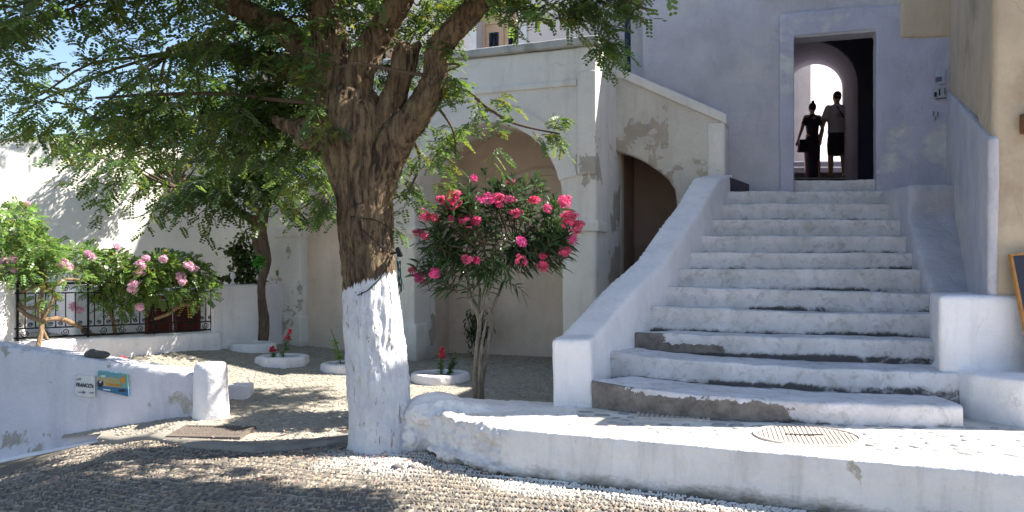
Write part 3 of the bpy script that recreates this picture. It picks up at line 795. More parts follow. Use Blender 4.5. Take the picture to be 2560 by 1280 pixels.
obj('cornice_stones', voxel(MB().prism([(3.55, 3.74), (4.5, 3.72), (4.5, 4.2), (3.55, 4.2)], fb, -.12, .1).mesh(), .03, 2, lambda V, Nn: .05 * fbm(V, 4, 4)), M_grey, gate)
obj('beige_patch', voxel(MB().prism([(bX(5.02), 3.02), (bX(5.95), 2.94), (bX(5.95), zt - .1), (bX(5.02), zt - .1)], fb, -.045, .1).mesh(), .025, 4, wob(.02, 2.5, .005, 10)), M_beige, gate)
# passage walls (dark), roofed
mb = MB(); c0 = W(2020, 300, 13.0); c1 = W(2036, 300, 15.5)
A0 = Vector((c0.x, c0.y, 0)); A1 = Vector((c1.x, c1.y, 0))
tb0 = (A0 - OB).dot(BI); tb1 = (A1 - OB).dot(BI); b0 = (A0 - OB).dot(BX); b1 = (A1 - OB).dot(BX)
wallp = [(3.0, .8), (b0 - .76, .8), (b0 - .76, 3.02)] + arc(b0, 3.02, .76, 180, 0, 20)[1:-1] + [(b0 + .76, 3.02), (b0 + .76, .8), (6.6, .8), (6.6, 4.6), (3.0, 4.6)]
mb.prism(wallp, fb, tb0, tb0 + .12)
mb.prism([(3.0, .8), (d0 - .03, .8), (d0 - .03, 4.6), (3.0, 4.6)], fb, .3, .4)
mb.prism([(d1 + .03, .8), (6.6, .8), (6.6, 4.6), (d1 + .03, 4.6)], fb, .3, .4)
mb.prism([(d0 - .25, .8), (d0 - .1, .8), (d0 - .1, 4.6), (d0 - .25, 4.6)], fb, .35, tb0 + .05)
mb.prism([(6.3, .8), (6.45, .8), (6.45, 4.6), (6.3, 4.6)], fb, .35, tb0 + .05)
mb.prism([(3.0, 4.2), (6.6, 4.2), (6.6, 4.4), (3.0, 4.4)], fb, .3, tb0 + .1)
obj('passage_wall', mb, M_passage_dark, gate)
mb = MB(); SEG = 26; Lr = 5
def archring(u):
    cb = b0 + (b1 - b0) * u; t = tb0 + .02 + (tb1 - tb0 - .02) * u; r = .755 + (.50 - .755) * sstep(u, .05, 1); zc_ = 3.02 + (3.53 - 3.02) * u
    pts = [(cb - r, .9)] + [(cb - r, zc_)] + arc(cb, zc_, r, 180, 0, SEG)[1:-1] + [(cb + r, zc_), (cb + r, .9)]
    return [fb(b, t, z) for b, z in pts]
rings = [archring(u) for u in np.linspace(0, 1, Lr)]; m_ = len(rings[0])
V = [p for r_ in rings for p in r_]; mb.add(V, [(i * m_ + k, i * m_ + k + 1, (i + 1) * m_ + k + 1, (i + 1) * m_ + k) for i in range(Lr - 1) for k in range(m_ - 1)])
# shell round the tunnel so that it has thickness
hull = [(b1 - 2.2, .8), (b1 - .505, .8), (b1 - .505, 3.53)] + arc(b1, 3.53, .505, 180, 0, 20)[1:-1] + [(b1 + .505, 3.53), (b1 + .505, .8), (b1 + 1.8, .8), (b1 + 1.8, 4.9), (b1 - 2.2, 4.9)]
tm = mb.mesh('tunnel_vault', True)
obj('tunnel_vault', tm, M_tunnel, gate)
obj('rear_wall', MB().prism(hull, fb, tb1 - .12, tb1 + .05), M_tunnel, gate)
mb = MB(); mb.prism([(1.0, zt - .25), (7.2, zt - .25), (7.2, zt - .02), (1.0, zt - .02)], fb, .25, tb1)
obj('roof', mb, M_beige, gate)
# threshold is step 12; passage floor and stepped street beyond
fl_ = [(.0, 1.22), (1.2, 1.22)]
STP = [(10.95, 1.20), (12.4, 1.36), (13.4, 1.53), (14.6, 1.715), (15.3, 1.91), (16.0, 2.10), (16.7, 2.31), (30, 2.33)]
mb = MB()
for i in range(len(STP) - 1):
    D0, z = STP[i]; D1 = STP[i + 1][0]
    tD0 = D0 * 1.02 - 10.6; 
    def q(D, off): return OA * 0 + Vector((.385 * D + off, D, 0))
    for zz in (z,):
        xs0 = -1.6 if D0 < 16.5 else -6; xs1 = 1.6 if D0 < 16.5 else 9
        a_, b_, c_, d_ = q(D0, xs0), q(D0, xs1), q(D1 + .02, xs1), q(D1 + .02, xs0)
        mb.add([(*a_[:2], z - .25), (*b_[:2], z - .25), (*b_[:2], z), (*a_[:2], z), (*c_[:2], z), (*d_[:2], z)], [(0, 1, 2, 3), (3, 2, 4, 5)])
M_pfloor = plaster('passage_steps', (.16, .16, .20), (.12, .12, .15), peel=.5, psc=2, edge=.1)
pf = struct('passage_floor', mb, M_pfloor)
nb = MB()
for D0, z in STP[3:7]:
    a_ = Vector((.385 * D0 - .9, D0 - .012, z - .012)); nb.box((a_.x, a_.y, z - .018), (a_.x + 2.0, a_.y + .05, z + .006))
obj('lit_step_edge', nb, M_white, pf)  # white strips paint the light caught on the step noses
# sunlit house beyond the passage
lw = thing('sunlit_house', (9.2, 22, 2.3), 'bright cream house in full sun seen through the far end of the passage', 'house')
def ff(a, t, z): return (9.0 + .78 * a - .62 * t, 21.5 + .62 * a + .78 * t, z)
obj('wall', MB().prism([(-6, 1.5), (6, 1.5), (6, 9), (-6, 9)], ff, 0, .4), M_cream, lw)
obj('drainpipe', MB().tube([ff(-.1, -.06, 2.3), ff(-.06, -.06, 4.2), ff(-.16, -.06, 5.0), ff(-.16, -.06, 9)], .022, 8), M_tunnel, lw)
obj('buttress', MB().prism([(-2.6, 1.5), (-1.0, 1.5), (-1.0, 4.6), (-1.35, 6.2), (-2.6, 6.2)], ff, -.5, .05), M_white, lw)

# ---------------------------------------------------------------- right-hand building
right = thing('beige_building', (5.2, 6.9, -.83), 'rough beige rendered building at the right edge with a brown stone patch', 'building')
sx, sy = 4.08, 6.80; ex, ey = 5.62, 10.3
sdir = Vector((ex - sx, ey - sy, 0)).normalized(); sn = Vector((-sdir.y, sdir.x, 0))
mb = MB(); wallbox(mb, [(sx, sy), (9.6, 6.45), (9.6, 7.7), (sx + (7.7 - sy) * .44, 7.7)], -1.7, 2.62)
wallbox(mb, [(sx + .9 * .44, sy + .8), (9.6, 7.5), (9.6, 12.5), (5.70, 12.5), (ex, ey)], -1.7, 5.3)  # unseen taller block, set back and sized to keep the stairs in shade
bw = obj('wall', voxel(mb.mesh(), .04, 4, wob(.012, 1.3, .004, 9)), M_beige2, right)
def fs(a, t, z):   # along side wall, t outwards (to the left)
    p = Vector((sx, sy, 0)) + sdir * a + sn * t; return (p.x, p.y, z)
def szz(px, py):   # point on side wall plane seen at pixel -> (a,z)
    u = (px - 1280) / 2000; a = (u * sy - sx) / (sdir.x - u * sdir.y); D = sy + sdir.y * a
    return (a, (680 - py) / 2000 * D)
p1 = szz(2484, 345); p2 = szz(2376, 230)
obj('white_band', voxel(MB().prism([(-.004, -.25), (3.9, -.25), (3.9, p2[1] + .05), (p2[0], p2[1]), (p1[0] + .01, p1[1])], fs, -.04, .035).mesh(), .022, 3, wob(.012, 1.3, .003, 9)), M_blue, right)
mb = MB().box((4.30, 6.70, 1.16), (4.52, 6.9, 1.34))
obj('stone_block', voxel(mb.mesh(), .016, 2, lambda V, Nn: .012 * fbm(V, 9, 3)), simple('brown_pumice', (.22, .12, .07), .95, .5, 30, bstr=.9), right)
for a_, b_ in ((4.12, .9), (4.2, .1)): pass
# dark board leaning at the edge
bd = thing('leaning_board', (4.3, 6.5, -.83), 'dark slate menu board with an orange wooden edge leaning on the beige wall', 'board')
Mb = Matrix.Translation((4.27, 6.52, -.83)) @ Matrix.Rotation(R(-10), 4, 'X') @ Matrix.Rotation(R(-5), 4, 'Y')
obj('panel', MB().box((.0, 0, 0.01), (.62, .018, .98), Mb), simple('slate_panel', (.035, .035, .05), .5, .2, 5, bstr=.05), bd)
fr = MB()
for a0, a1 in (((-.02, -.006, 0), (0, .026, 1.0)), ((.62, -.006, 0), (.64, .026, 1.0)), ((0, -.006, -.012), (.62, .026, .008)), ((0, -.006, .982), (.62, .026, 1.0))): fr.box(a0, a1, Mb)
obj('frame', fr, simple('orange_wood', (.42, .20, .06), .6, .3, 20), bd)

# ---------------------------------------------------------------- big left wall and what stands behind the fence
lft = thing('left_house', (-7, 13.5, -1.3), 'large sunlit white house wall across the back left, dappled with leaf shadow', 'house')
L0 = W(0, 680, 12.3); Ld = Vector((.64, .7684, 0)); Ln = Vector((-.7684, .64, 0))
def fl2(a, t, z): p = Vector((L0.x, L0.y, 0)) + Ld * a + Ln * t; return (p.x, p.y, z)
poly = [(-9, -2.6), (9, -2.6), (9, 2.3), (4.4, 2.3), (2.2, 2.24), (.0, 2.15), (-9, 2.0)]
obj('wall', voxel(subgrid_mesh(MB().prism(poly, fl2, 0, .6).mesh(), 2), .05, 3, wob(.025, .9, .006, 6)), M_leftwall, lft)
low = single('low_outhouse', voxel(MB().prism([(.6, -2.4), (2.9, -2.4), (2.9, -.28), (.6, -.22)], fl2, -1.2, -.2).mesh(), .04, 4, wob(.02, 1.2, .004, 8)), M_white, fl2(1.7, -.7, -1.5), 'low white outbuilding wall behind the iron fence', 'outbuilding')

# ---------------------------------------------------------------- sign wall, bollard post, block
def swy(x): return 7.95 + (x + 3.0) * .07
swx = np.linspace(-2.92, -9, 40)[::-1]
mb = rail_prism([(x, swy(x)) for x in swx], .32, -3.2, lambda x, y: -1.03 + .155 * max(0, -3.0 - x) if x > -5.2 else -.69)
single('sign_wall', voxel(mb.mesh(), .026, 4, wob(.016, 1.7, .005, 9)), M_signwall, (-4.2, 7.8, -1.6), 'low whitewashed wall along the street carrying two small signs', 'wall')
mb = MB().lathe([(.19, -1.62), (.175, -1.42), (.165, -1.2), (.165, -.95), (.14, -.895), (.05, -.885)], (-2.99, 7.95, 0), 28)
mb0 = rail_prism([(x, swy(x) - .07) for x in swx], .12, -3.2, lambda x, y: float(zs(x, 7.7)) + .035)
obj('foot', voxel(mb0.mesh(), .024, 5, wob(.012, 2, .004, 9)), M_white, [o for o in C.objects if o.name == 'sign_wall'][0])
single('whitewashed_post', voxel(mb.mesh(), .016, 5, wob(.012, 3, .004, 12)), M_white, (-2.99, 7.95, -1.46), 'stout round whitewashed post at the end of the sign wall', 'post')
p = gnd(592, 998)
mb = MB().box((p.x - .10, p.y, p.z - .1), (p.x + .11, p.y + .04, p.z + .15)); mb.box((p.x - .10, p.y + .2, p.z - .1), (p.x + .11, p.y + .24, p.z + .15))
mb.box((p.x - .10, p.y, p.z - .1), (p.x - .07, p.y + .24, p.z + .15)); mb.box((p.x + .08, p.y, p.z - .1), (p.x + .11, p.y + .24, p.z + .15)); mb.box((p.x - .1, p.y, p.z - .1), (p.x + .11, p.y + .24, p.z + .05))
single('block_planter', voxel(mb.mesh(), .01, 3), M_white, p, 'small whitewashed hollow block on the ground behind the round post', 'block')
mb = MB().ell((-4.15, 7.93, -.815), (.10, .06, .045)); mb.ell((-4.06, 7.93, -.82), (.08, .05, .035)); mb.ell((-4.16, 7.93, -.79), (.05, .04, .03))
single('rock', voxel(mb.mesh(), .008, 3, lambda V, Nn: .01 * fbm(V, 14, 3)), simple('dark_rock', (.10, .10, .095), .9, .3, 30, bstr=.5), (-4.12, 7.93, -.86), 'flat dark rock lying on top of the sign wall', 'rock')

def text_mesh(s, size, shear=0, bold=0.0, sp=1.0):
    c = bpy.data.curves.new('t', 'FONT'); c.body = s; c.size = size; c.align_x = 'CENTER'; c.align_y = 'CENTER'; c.shear = shear; c.offset = bold; c.extrude = .0012; c.space_character = sp
    o = bpy.data.objects.new('t', c); C.objects.link(o); bpy.context.view_layer.update()
    me = bpy.data.meshes.new_from_object(o.evaluated_get(bpy.context.evaluated_depsgraph_get())); bpy.data.objects.remove(o); return me
def sign_frame(px, py):
    u = (px - 1280) / 2000; Y = (7.95 + .21) / (1 - .07 * u); X = u * Y
    return Vector((X, Y - .012, (680 - py) / 2000 * Y))
wa = math.atan(.07); Rz = Matrix.Rotation(wa, 4, 'Z')
def place_sign(name, c4, th, label, mat, cat='sign'):
    c = sum((sign_frame(*p) for p in c4), Vector()) / 4
    e = thing(name, c, label, cat); e.rotation_euler = (0, 0, wa)
    Ri = Rz.inverted()
    loc = [(Ri @ (sign_frame(*p) - c).to_4d()).to_3d() for p in c4]
    mb = MB(); mb.v = [(q.x, -th, q.z) for q in loc] + [(q.x, 0, q.z) for q in loc]
    mb.f = [(0, 1, 2, 3), (7, 6, 5, 4), (0, 4, 5, 1), (1, 5, 6, 2), (2, 6, 7, 3), (3, 7, 4, 0)]
    obj('board', mb.mesh('board'), mat, e, local=True); return e, loc
def put(e, name, me, mat, x, z, rot=0, dy=.014, ht=0):
    me.transform(Matrix.Translation((x, -dy, z)) @ Matrix.Rotation(ht, 4, 'Y') @ Matrix.Rotation(R(90), 4, 'X')); obj(name, me, mat, e, local=True)
M_signwhite = simple('sign_white_paint', (.66, .65, .64), .6, .1, 20)
M_ink = simple('sign_black_paint', (.045, .04, .06), .6, .2, 60)
M_ink2 = simple('sign_faded_paint', (.20, .18, .24), .6, .2, 60)
s1, l1 = place_sign('white_sign', [(192, 935), (240, 941), (240, 993), (190, 988)], .01, "small white sign lettered FRANCO's with an arrow, left of the coloured sign", M_signwhite)
tm_ = text_mesh("FRANCO's", .036, 0, .0010, 1.0); tm_.transform(Matrix.Diagonal((1, 1.45, 1, 1))); put(s1, 'lettering', tm_, M_ink, -.002, .005, ht=.1)
put(s1, 'lettering', text_mesh("café", .03, .1), M_ink2, -.062, .068, ht=-.1)
put(s1, 'lettering', text_mesh("café", .027, .1), M_ink2, .062, -.065, ht=.1)
ar = MB(); ar.v = [(-.07, -.004, 0), (-.02, -.006, 0), (-.02, -.02, 0), (.012, 0, 0), (-.02, .02, 0), (-.02, .006, 0), (-.07, .004, 0)]; ar.f = [tuple(range(7))]
put(s1, 'arrow', ar.mesh('arrow'), M_ink2, .0, -.062, ht=.06)
for p in l1:
    obj('screw', MB().lathe([(.004, 0), (.003, .002)], (0, 0, 0), 8).mesh('screw'), M_ink, s1, local=True).location = (p.x * .9, -.012, p.z * .9)
def paint_mat():
    m, nt, b = newmat('painted_sign'); t = N(nt, 'ShaderNodeTexCoord'); s = N(nt, 'ShaderNodeSeparateXYZ'); nt.links.new(t.outputs['Object'], s.inputs[0])
    co = coords(nt, (1, 1, 1)); n = noise(nt, co, 9, 4)
    z = mth(nt, 'ADD', s.outputs[2], mth(nt, 'MULTIPLY', s.outputs[0], .12)); zn = mth(nt, 'ADD', z, mth(nt, 'MULTIPLY', mth(nt, 'SUBTRACT', n, .5), .08))
    c = mixc(nt, ramp(nt, zn, .02, .06), (.44, .36, .16), (.12, .30, .34))
    c = mixc(nt, ramp(nt, mth(nt, 'ADD', s.outputs[0], mth(nt, 'MULTIPLY', mth(nt, 'SUBTRACT', n, .5), .06)), .06, .09), c, (.16, .32, .28))
    c = mixc(nt, ramp(nt, z, -.041, -.039), (.05, .15, .27), c)
    nt.links.new(c, b.inputs['Base Color']); b.inputs['Roughness'].default_value = .5; return m
s2, l2 = place_sign('coloured_sign', [(249, 925), (322, 935), (325, 990), (247, 973)], .022, 'small painted blue and yellow sign with worn lettering beside the post end', paint_mat())
M_yel = simple('sign_yellow', (.62, .47, .20), .6, .2, 30); M_or = simple('sign_orange', (.62, .28, .05), .6, .3, 40); M_pw = simple('sign_pale', (.65, .68, .66), .6, .1, 30)
for q_, (z_, w_) in enumerate(((.040, 7), (.014, 9))):
    st_ = MB(); r_ = random.Random(q_)
    for k in range(w_):
        x_ = (k - w_ / 2) * .015; h_ = r_.uniform(.006, .011); st_.box((x_, -h_, 0), (x_ + r_.uniform(.004, .009), h_, .001))
    put(s2, 'worn_lettering', st_.mesh('worn'), M_yel, .008, z_, dy=.026, ht=.12)
put(s2, 'lettering', text_mesh("VOLCANO", .030, 0, .001), M_or, .012, -.022, dy=.026, ht=.12)
def blob(n, rx, rz, sd): 
    r_ = random.Random(sd); mb = MB(); mb.v = [(math.cos(6.283 * i / n) * rx * r_.uniform(.7, 1.1), math.sin(6.283 * i / n) * rz * r_.uniform(.7, 1.1), 0) for i in range(n)]; mb.f = [tuple(range(n))]; return mb.mesh('shape')
put(s2, 'sun_patch', blob(10, .030, .038, 3), M_or, .098, .028, dy=.0235)
put(s2, 'dark_figure', blob(12, .032, .042, 5), M_ink, -.118, -.008, dy=.0235); put(s2, 'pale_spot', blob(8, .009, .014, 6), M_pw, -.118, .010, dy=.025); put(s2, 'pale_spot', blob(8, .007, .010, 7), M_pw, -.104, .022, dy=.025)
put(s2, 'cloud', blob(10, .03, .012, 8), M_pw, -.09, .066, dy=.0235); put(s2, 'dark_rocks', blob(10, .045, .016, 9), M_ink, .09, -.078, dy=.0235)
lb = MB().box((-.034, -.006, 0), (.034, .006, .001)); put(s2, 'stripe', lb.mesh('stripe'), M_pw, -.055, -.068, dy=.025, ht=.12)

# little plant behind the sign wall
M_leafy = None
def leaf_mat(name, c1, tr=.35, rough=.45, tcol=None):
    m, nt, b = newmat(name)
    t = attr(nt, 'tint'); c = mixc(nt, 1.0, c1, t, 'MULTIPLY')
    nt.links.new(c, b.inputs['Base Color']); b.inputs['Roughness'].default_value = rough; b.inputs['Specular IOR Level'].default_value = .4
    tl = N(nt, 'ShaderNodeBsdfTranslucent'); c2 = mixc(nt, 1.0, tcol or tuple(min(1, v * 2.6) for v in c1), t, 'MULTIPLY'); nt.links.new(c2, tl.inputs[0])
    ms = N(nt, 'ShaderNodeMixShader'); ms.inputs[0].default_value = tr
    out = [n for n in nt.nodes if n.type == 'OUTPUT_MATERIAL'][0]
    nt.links.new(b.outputs[0], ms.inputs[1]); nt.links.new(tl.outputs[0], ms.inputs[2]); nt.links.new(ms.outputs[0], out.inputs[0]); return m
M_locust = leaf_mat('locust_leaf', (.05, .09, .03), .30, .5, (.22, .34, .05))
M_vine = leaf_mat('vine_leaf', (.085, .14, .04), .35, .4, (.26, .40, .08))
M_oleander = leaf_mat('oleander_leaf', (.045, .085, .035), .15, .35, (.12, .22, .06))
M_pink = leaf_mat('pink_petal', (.84, .10, .28), .35, .6, (.9, .14, .36))
M_lilac = leaf_mat('pale_pink_petal', (.80, .50, .62), .35, .6, (.9, .55, .7))
M_red = leaf_mat('red_plume', (.50, .03, .06), .2, .7, (.7, .05, .1))

def unit(a): return a / np.maximum(np.linalg.norm(a, axis=-1, keepdims=True), 1e-9)
def compound(base, dirs, L, nl=9, ll=.035, lw=.017, droop=.35, tint=None, rg=rng):
    """pinnate leaves: base,dirs (n,3), L (n,)"""
    n = len(base); dirs = unit(dirs)
    side = unit(np.cross(dirs, np.array([0, 0, 1.0]) + rg.normal(0, .45, (n, 3)))); nrm = unit(np.cross(side, dirs))
    t = np.linspace(.22, 1, nl)
    dn = np.array([0, 0, -1.0])
    P = base[:, None] + dirs[:, None] * (L[:, None, None] * t[None, :, None]) + dn * (droop * L[:, None, None] * (t ** 2)[None, :, None])
    Vs = []
    for sg in (-1, 1):
        fold = rg.uniform(-.5, .25, (n, 1, 1))
        ax = unit(side[:, None] * sg * .92 + dirs[:, None] * rg.normal(.35, .12, (n, nl, 1)) + nrm[:, None] * (fold + rg.normal(0, .12, (n, nl, 1))) + dn * .15)
        wd = unit(np.cross(ax, nrm[:, None] + rg.normal(0, .15, (n, nl, 3))))
        l_ = ll * rg.uniform(.8, 1.15, (n, nl, 1)) * (1 - .3 * np.abs(t - .5))[None, :, None] * (L[:, None, None] / .18) ** .5; w_ = lw * rg.uniform(.85, 1.15, (n, nl, 1)) * (L[:, None, None] / .18) ** .5
        q = [P + ax * l_ * .05, P + ax * l_ * .35 + wd * w_ * .5, P + ax * l_ * .78 + wd * w_ * .42, P + ax * l_, P + ax * l_ * .78 - wd * w_ * .42, P + ax * l_ * .35 - wd * w_ * .5]
        Vs.append(np.stack(q, 2))
    V = np.stack(Vs, 2).reshape(-1, 3); m = len(V) // 6
    F = np.arange(m * 6).reshape(-1, 6)
    if tint is None: tint = rg.uniform(.65, 1.35, (n, 1)) * np.array([[1, 1, 1]]) * (1 + rg.normal(0, .12, (n, 3)))
    col = np.repeat(np.clip(tint, .2, 2), nl * 12, 0)
    return V, F, col
def simple_leaves(base, dirs, L, Wd, droop=.3, tint=None, rg=rng, seg=3):
    n = len(base); dirs = unit(dirs)
    side = unit(np.cross(dirs, rg.normal(0, .5, (n, 3)) + np.array([0, 0, 1.0])))
    ts = np.linspace(0, 1, seg + 1); wv = np.sin(np.pi * np.clip(ts * .92 + .06, 0, 1)) ** .8
    P = base[:, None] + dirs[:, None] * (L[:, None, None] * ts[None, :, None]) + np.array([0, 0, -1.0]) * (droop * L[:, None, None] * (ts ** 2)[None, :, None])
    A = P + side[:, None] * (Wd[:, None, None] * wv[None, :, None] / 2); B = P - side[:, None] * (Wd[:, None, None] * wv[None, :, None] / 2)
    V = np.stack([A, B], 2).reshape(n, -1, 3); k = np.arange(seg) * 2
    f = np.stack([k, k + 1, k + 3, k + 2], -1); F = (f[None] + (np.arange(n) * 2 * (seg + 1))[:, None, None]).reshape(-1, 4)
    if tint is None: tint = rg.uniform(.65, 1.35, (n, 1)) * (1 + rg.normal(0, .1, (n, 3)))
    return V.reshape(-1, 3), F, np.repeat(np.clip(tint, .2, 2), 2 * (seg + 1), 0)
def petals(c, r, n, rg=rng, tint=None, cup=.4, k=5):
    """n blossoms spread in a ball of radius r round c"""
    d = unit(rg.normal(0, 1, (n, 3)) + np.array([0, -.5, .35])); P = np.asarray(c) + d * r * rg.uniform(.35, 1, (n, 1))
    s = unit(np.cross(d, rg.normal(0, 1, (n, 3)))); t = np.cross(d, s); Vs = []; rr = .022 * rg.uniform(.8, 1.25, (n, 1))
    for j in range(k):
        a0 = 2 * np.pi * j / k
        def pt(a, q, h): return P + (s * math.cos(a) + t * math.sin(a)) * rr * q + d * rr * h
        Vs.append(np.stack([P, pt(a0 - .5, .75, cup * .8), pt(a0 - .25, 1.15, cup), pt(a0 + .25, 1.15, cup), pt(a0 + .5, .75, cup * .8)], 1))
    V = np.stack(Vs, 1).reshape(-1, 3); F = np.arange(len(V)).reshape(-1, 5)
    if tint is None: tint = rg.uniform(.75, 1.25, (n, 1)) * np.ones((1, 3))
    return V, F, np.repeat(tint, 5 * k, 0)
def joinnp(parts):
    V = []; F = {}; Cc = []; o = 0
    for v, f, c in parts:
        if not len(v): continue
        f = np.asarray(f); F.setdefault(f.shape[1], []).append(f + o); V.append(v); Cc.append(c); o += len(v)
    return np.concatenate(V), [np.concatenate(q) for q in F.values()], np.concatenate(Cc)
def leafobj(name, parts, mat, parent, stuff=True, **kw):
    V, F, c = joinnp(parts); me = mesh_np(name, V, F, c)
    o = obj(name, me, mat, parent, **kw)
    if stuff: o['kind'] = 'stuff'
    return o

# ---------------------------------------------------------------- bark
def bark_mat(name, A, B, painted=None):
    m, nt, b = newmat(name); cs0 = coords(nt, (1, 1, .10)); wn_ = N(nt, 'ShaderNodeTexNoise'); wn_.inputs['Scale'].default_value = 3.0; nt.links.new(coords(nt), wn_.inputs['Vector']); cs = mixc(nt, .10, cs0, wn_.outputs[1])
    r_ = noise(nt, cs, 27, 7, .68, .15); f = noise(nt, coords(nt), 45, 5, .65)
    c = mixc(nt, ramp(nt, r_, .38, .60), B, A)
    c = mixc(nt, ramp(nt, noise(nt, coords(nt), 4, 5), .55, .75, 0, .5), c, (.30, .24, .11))
    h = mth(nt, 'ADD', mth(nt, 'MULTIPLY', r_, 3.0), f); st = .9
    if painted:
        p = mth(nt, 'ADD', objz(nt), mth(nt, 'MULTIPLY', mth(nt, 'SUBTRACT', noise(nt, coords(nt, (1, 1, .25)), 34, 4, .7), .5), -.16))
        x = mth(nt, 'MULTIPLY', objz(nt, 0), 0.34)
        k = ramp(nt, mth(nt, 'SUBTRACT', p, mth(nt, 'ADD', x, .34)), -.008, .008, 1, 0)
        crack = ramp(nt, noise(nt, coords(nt, (1, 1, .16)), 24, 7, .7, .8), .595, .635, 0, .9)
        w_ = mixc(nt, ramp(nt, noise(nt, coords(nt), 5, 5), .4, .7), (.80, .80, .82), (.66, .66, .74))
        c = mixc(nt, k, c, mixc(nt, crack, w_, (.30, .25, .2)))
    nt.links.new(c, b.inputs['Base Color']); b.inputs['Roughness'].default_value = .95
    bump(nt, b, h, st, .02); return m
M_bark = bark_mat('locust_bark', (.23, .16, .10), (.04, .027, .02), True)
M_bark2 = bark_mat('slender_bark', (.20, .15, .12), (.10, .07, .055))
M_bark3 = bark_mat('oleander_bark', (.36, .31, .25), (.17, .14, .11))
M_twig = simple('twig', (.10, .07, .05), .9, .3, 30)

def ptube(mb, lst, seg=14, sm=3):
    """lst of (px,py,D,rpx) -> smooth tube"""
    P = [W(x, y, D) for x, y, D, r in lst]; Rr = [r / 2000 * D for x, y, D, r in lst]
    n = len(P); Q = []; RR = []
    for i in range(n - 1):
        p0, p1, p2, p3 = P[max(i - 1, 0)], P[i], P[i + 1], P[min(i + 2, n - 1)]
        k = 6
        for j in range(k):
            t = j / k
            Q.append(.5 * ((2 * p1) + (p2 - p0) * t + (2 * p0 - 5 * p1 + 4 * p2 - p3) * t * t + (3 * p1 - p0 - 3 * p2 + p3) * t ** 3)); RR.append(Rr[i] + (Rr[i + 1] - Rr[i]) * t)
    Q.append(P[-1]); RR.append(Rr[-1]); mb.tube(Q, RR, seg); return Q, RR
def barkdisp(amp, paintz=-9):
    def f(V, Nn):
        W_ = V + .05 * np.column_stack([fbm(V, 3, 2), fbm(V, 3, 2, 9), fbm(V, 3, 2, 4)]); ang = .6 * fbm(W_ * np.array([1, 1, .10]), 17, 2) + .6 * fbm(W_ * np.array([1, 1, .16]), 30, 2, 3); rd = 1 - np.abs(ang) * 2.2
        a = np.where(V[:, 2] < paintz, .75, 1.0)
        return amp * a * rd + amp * .8 * fbm(V, 3.2, 3) + amp * .35 * fbm(V * np.array([1, 1, .4]), 42, 2)
    return f
big = thing('locust_tree', W(955, 1112, 7.0), 'big old locust tree with thick gnarled trunk whitewashed at the foot', 'tree')
mb = MB()
ptube(mb, [(957, 1150, 7, 96), (957, 1108, 7, 86), (953, 1060, 7, 78), (948, 1000, 7, 74), (940, 900, 7, 72), (932, 800, 7, 69), (924, 690, 7, 64), (916, 600, 7, 63), (909, 500, 7, 65), (900, 430, 7, 74), (888, 350, 7, 84), (876, 290, 7, 80), (866, 240, 7.02, 66)], 20)
ptube(mb, [(1010, 1125, 6.93, 26), (985, 1080, 6.95, 34), (960, 1000, 7, 40)]); ptube(mb, [(905, 1118, 6.95, 22), (915, 1075, 6.97, 30), (930, 1000, 7, 34)])
limbs = {}
limbs['S1'] = ptube(mb, [(874, 330, 7.0, 72), (850, 220, 7.05, 54), (830, 120, 7.05, 42), (806, 0, 7.1, 36), (780, -130, 7.1, 36), (760, -260, 7.2, 28)])
limbs['S2'] = ptube(mb, [(878, 290, 6.95, 40), (905, 160, 6.9, 32), (955, 70, 6.85, 29), (1010, -20, 6.8, 27), (1060, -150, 6.7, 24), (1130, -300, 6.6, 17)])
ptube(mb, [(938, 340, 6.95, 38), (975, 270, 6.92, 29), (998, 200, 6.9, 24), (1004, 150, 6.9, 21), (1008, 112, 6.9, 14)])
ptube(mb, [(990, 220, 6.9, 24), (1024, 150, 6.9, 19), (1044, 104, 6.9, 7)])
limbs['S4'] = ptube(mb, [(918, 500, 6.98, 56), (950, 410, 6.95, 52), (1000, 335, 6.88, 40), (1045, 282, 6.82, 33), (1085, 205, 6.78, 29), (1090, 140, 6.75, 26), (1122, 88, 6.7, 26), (1190, 15, 6.6, 23), (1260, -80, 6.5, 20), (1370, -170, 6.4, 15), (1500, -230, 6.3, 10)])
limbs['L1'] = ptube(mb, [(850, 240, 7.1, 40), (780, 140, 7.2, 31), (700, 70, 7.3, 27), (600, 20, 7.4, 23), (500, -30, 7.5, 24), (380, -90, 7.6, 17)])
limbs['L3'] = ptube(mb, [(856, 250, 7.15, 36), (740, 180, 7.5, 26), (640, 150, 7.8, 19), (520, 120, 8.0, 13), (420, 130, 8.2, 8)])
ptube(mb, [(848, 362, 6.95, 22), (792, 360, 6.9, 14), (752, 356, 6.88, 9), (744, 330, 6.86, 3)]); ptube(mb, [(806, 345, 6.85, 10), (765, 335, 6.84, 6), (745, 315, 6.84, 2)])
ptube(mb, [(850, 300, 7.15, 24), (740, 318, 7.3, 14), (690, 300, 7.4, 9)])
tb = voxel(mb.mesh(), .014, 1, barkdisp(.024, -.03))
obj('trunk', tb, M_bark, big)

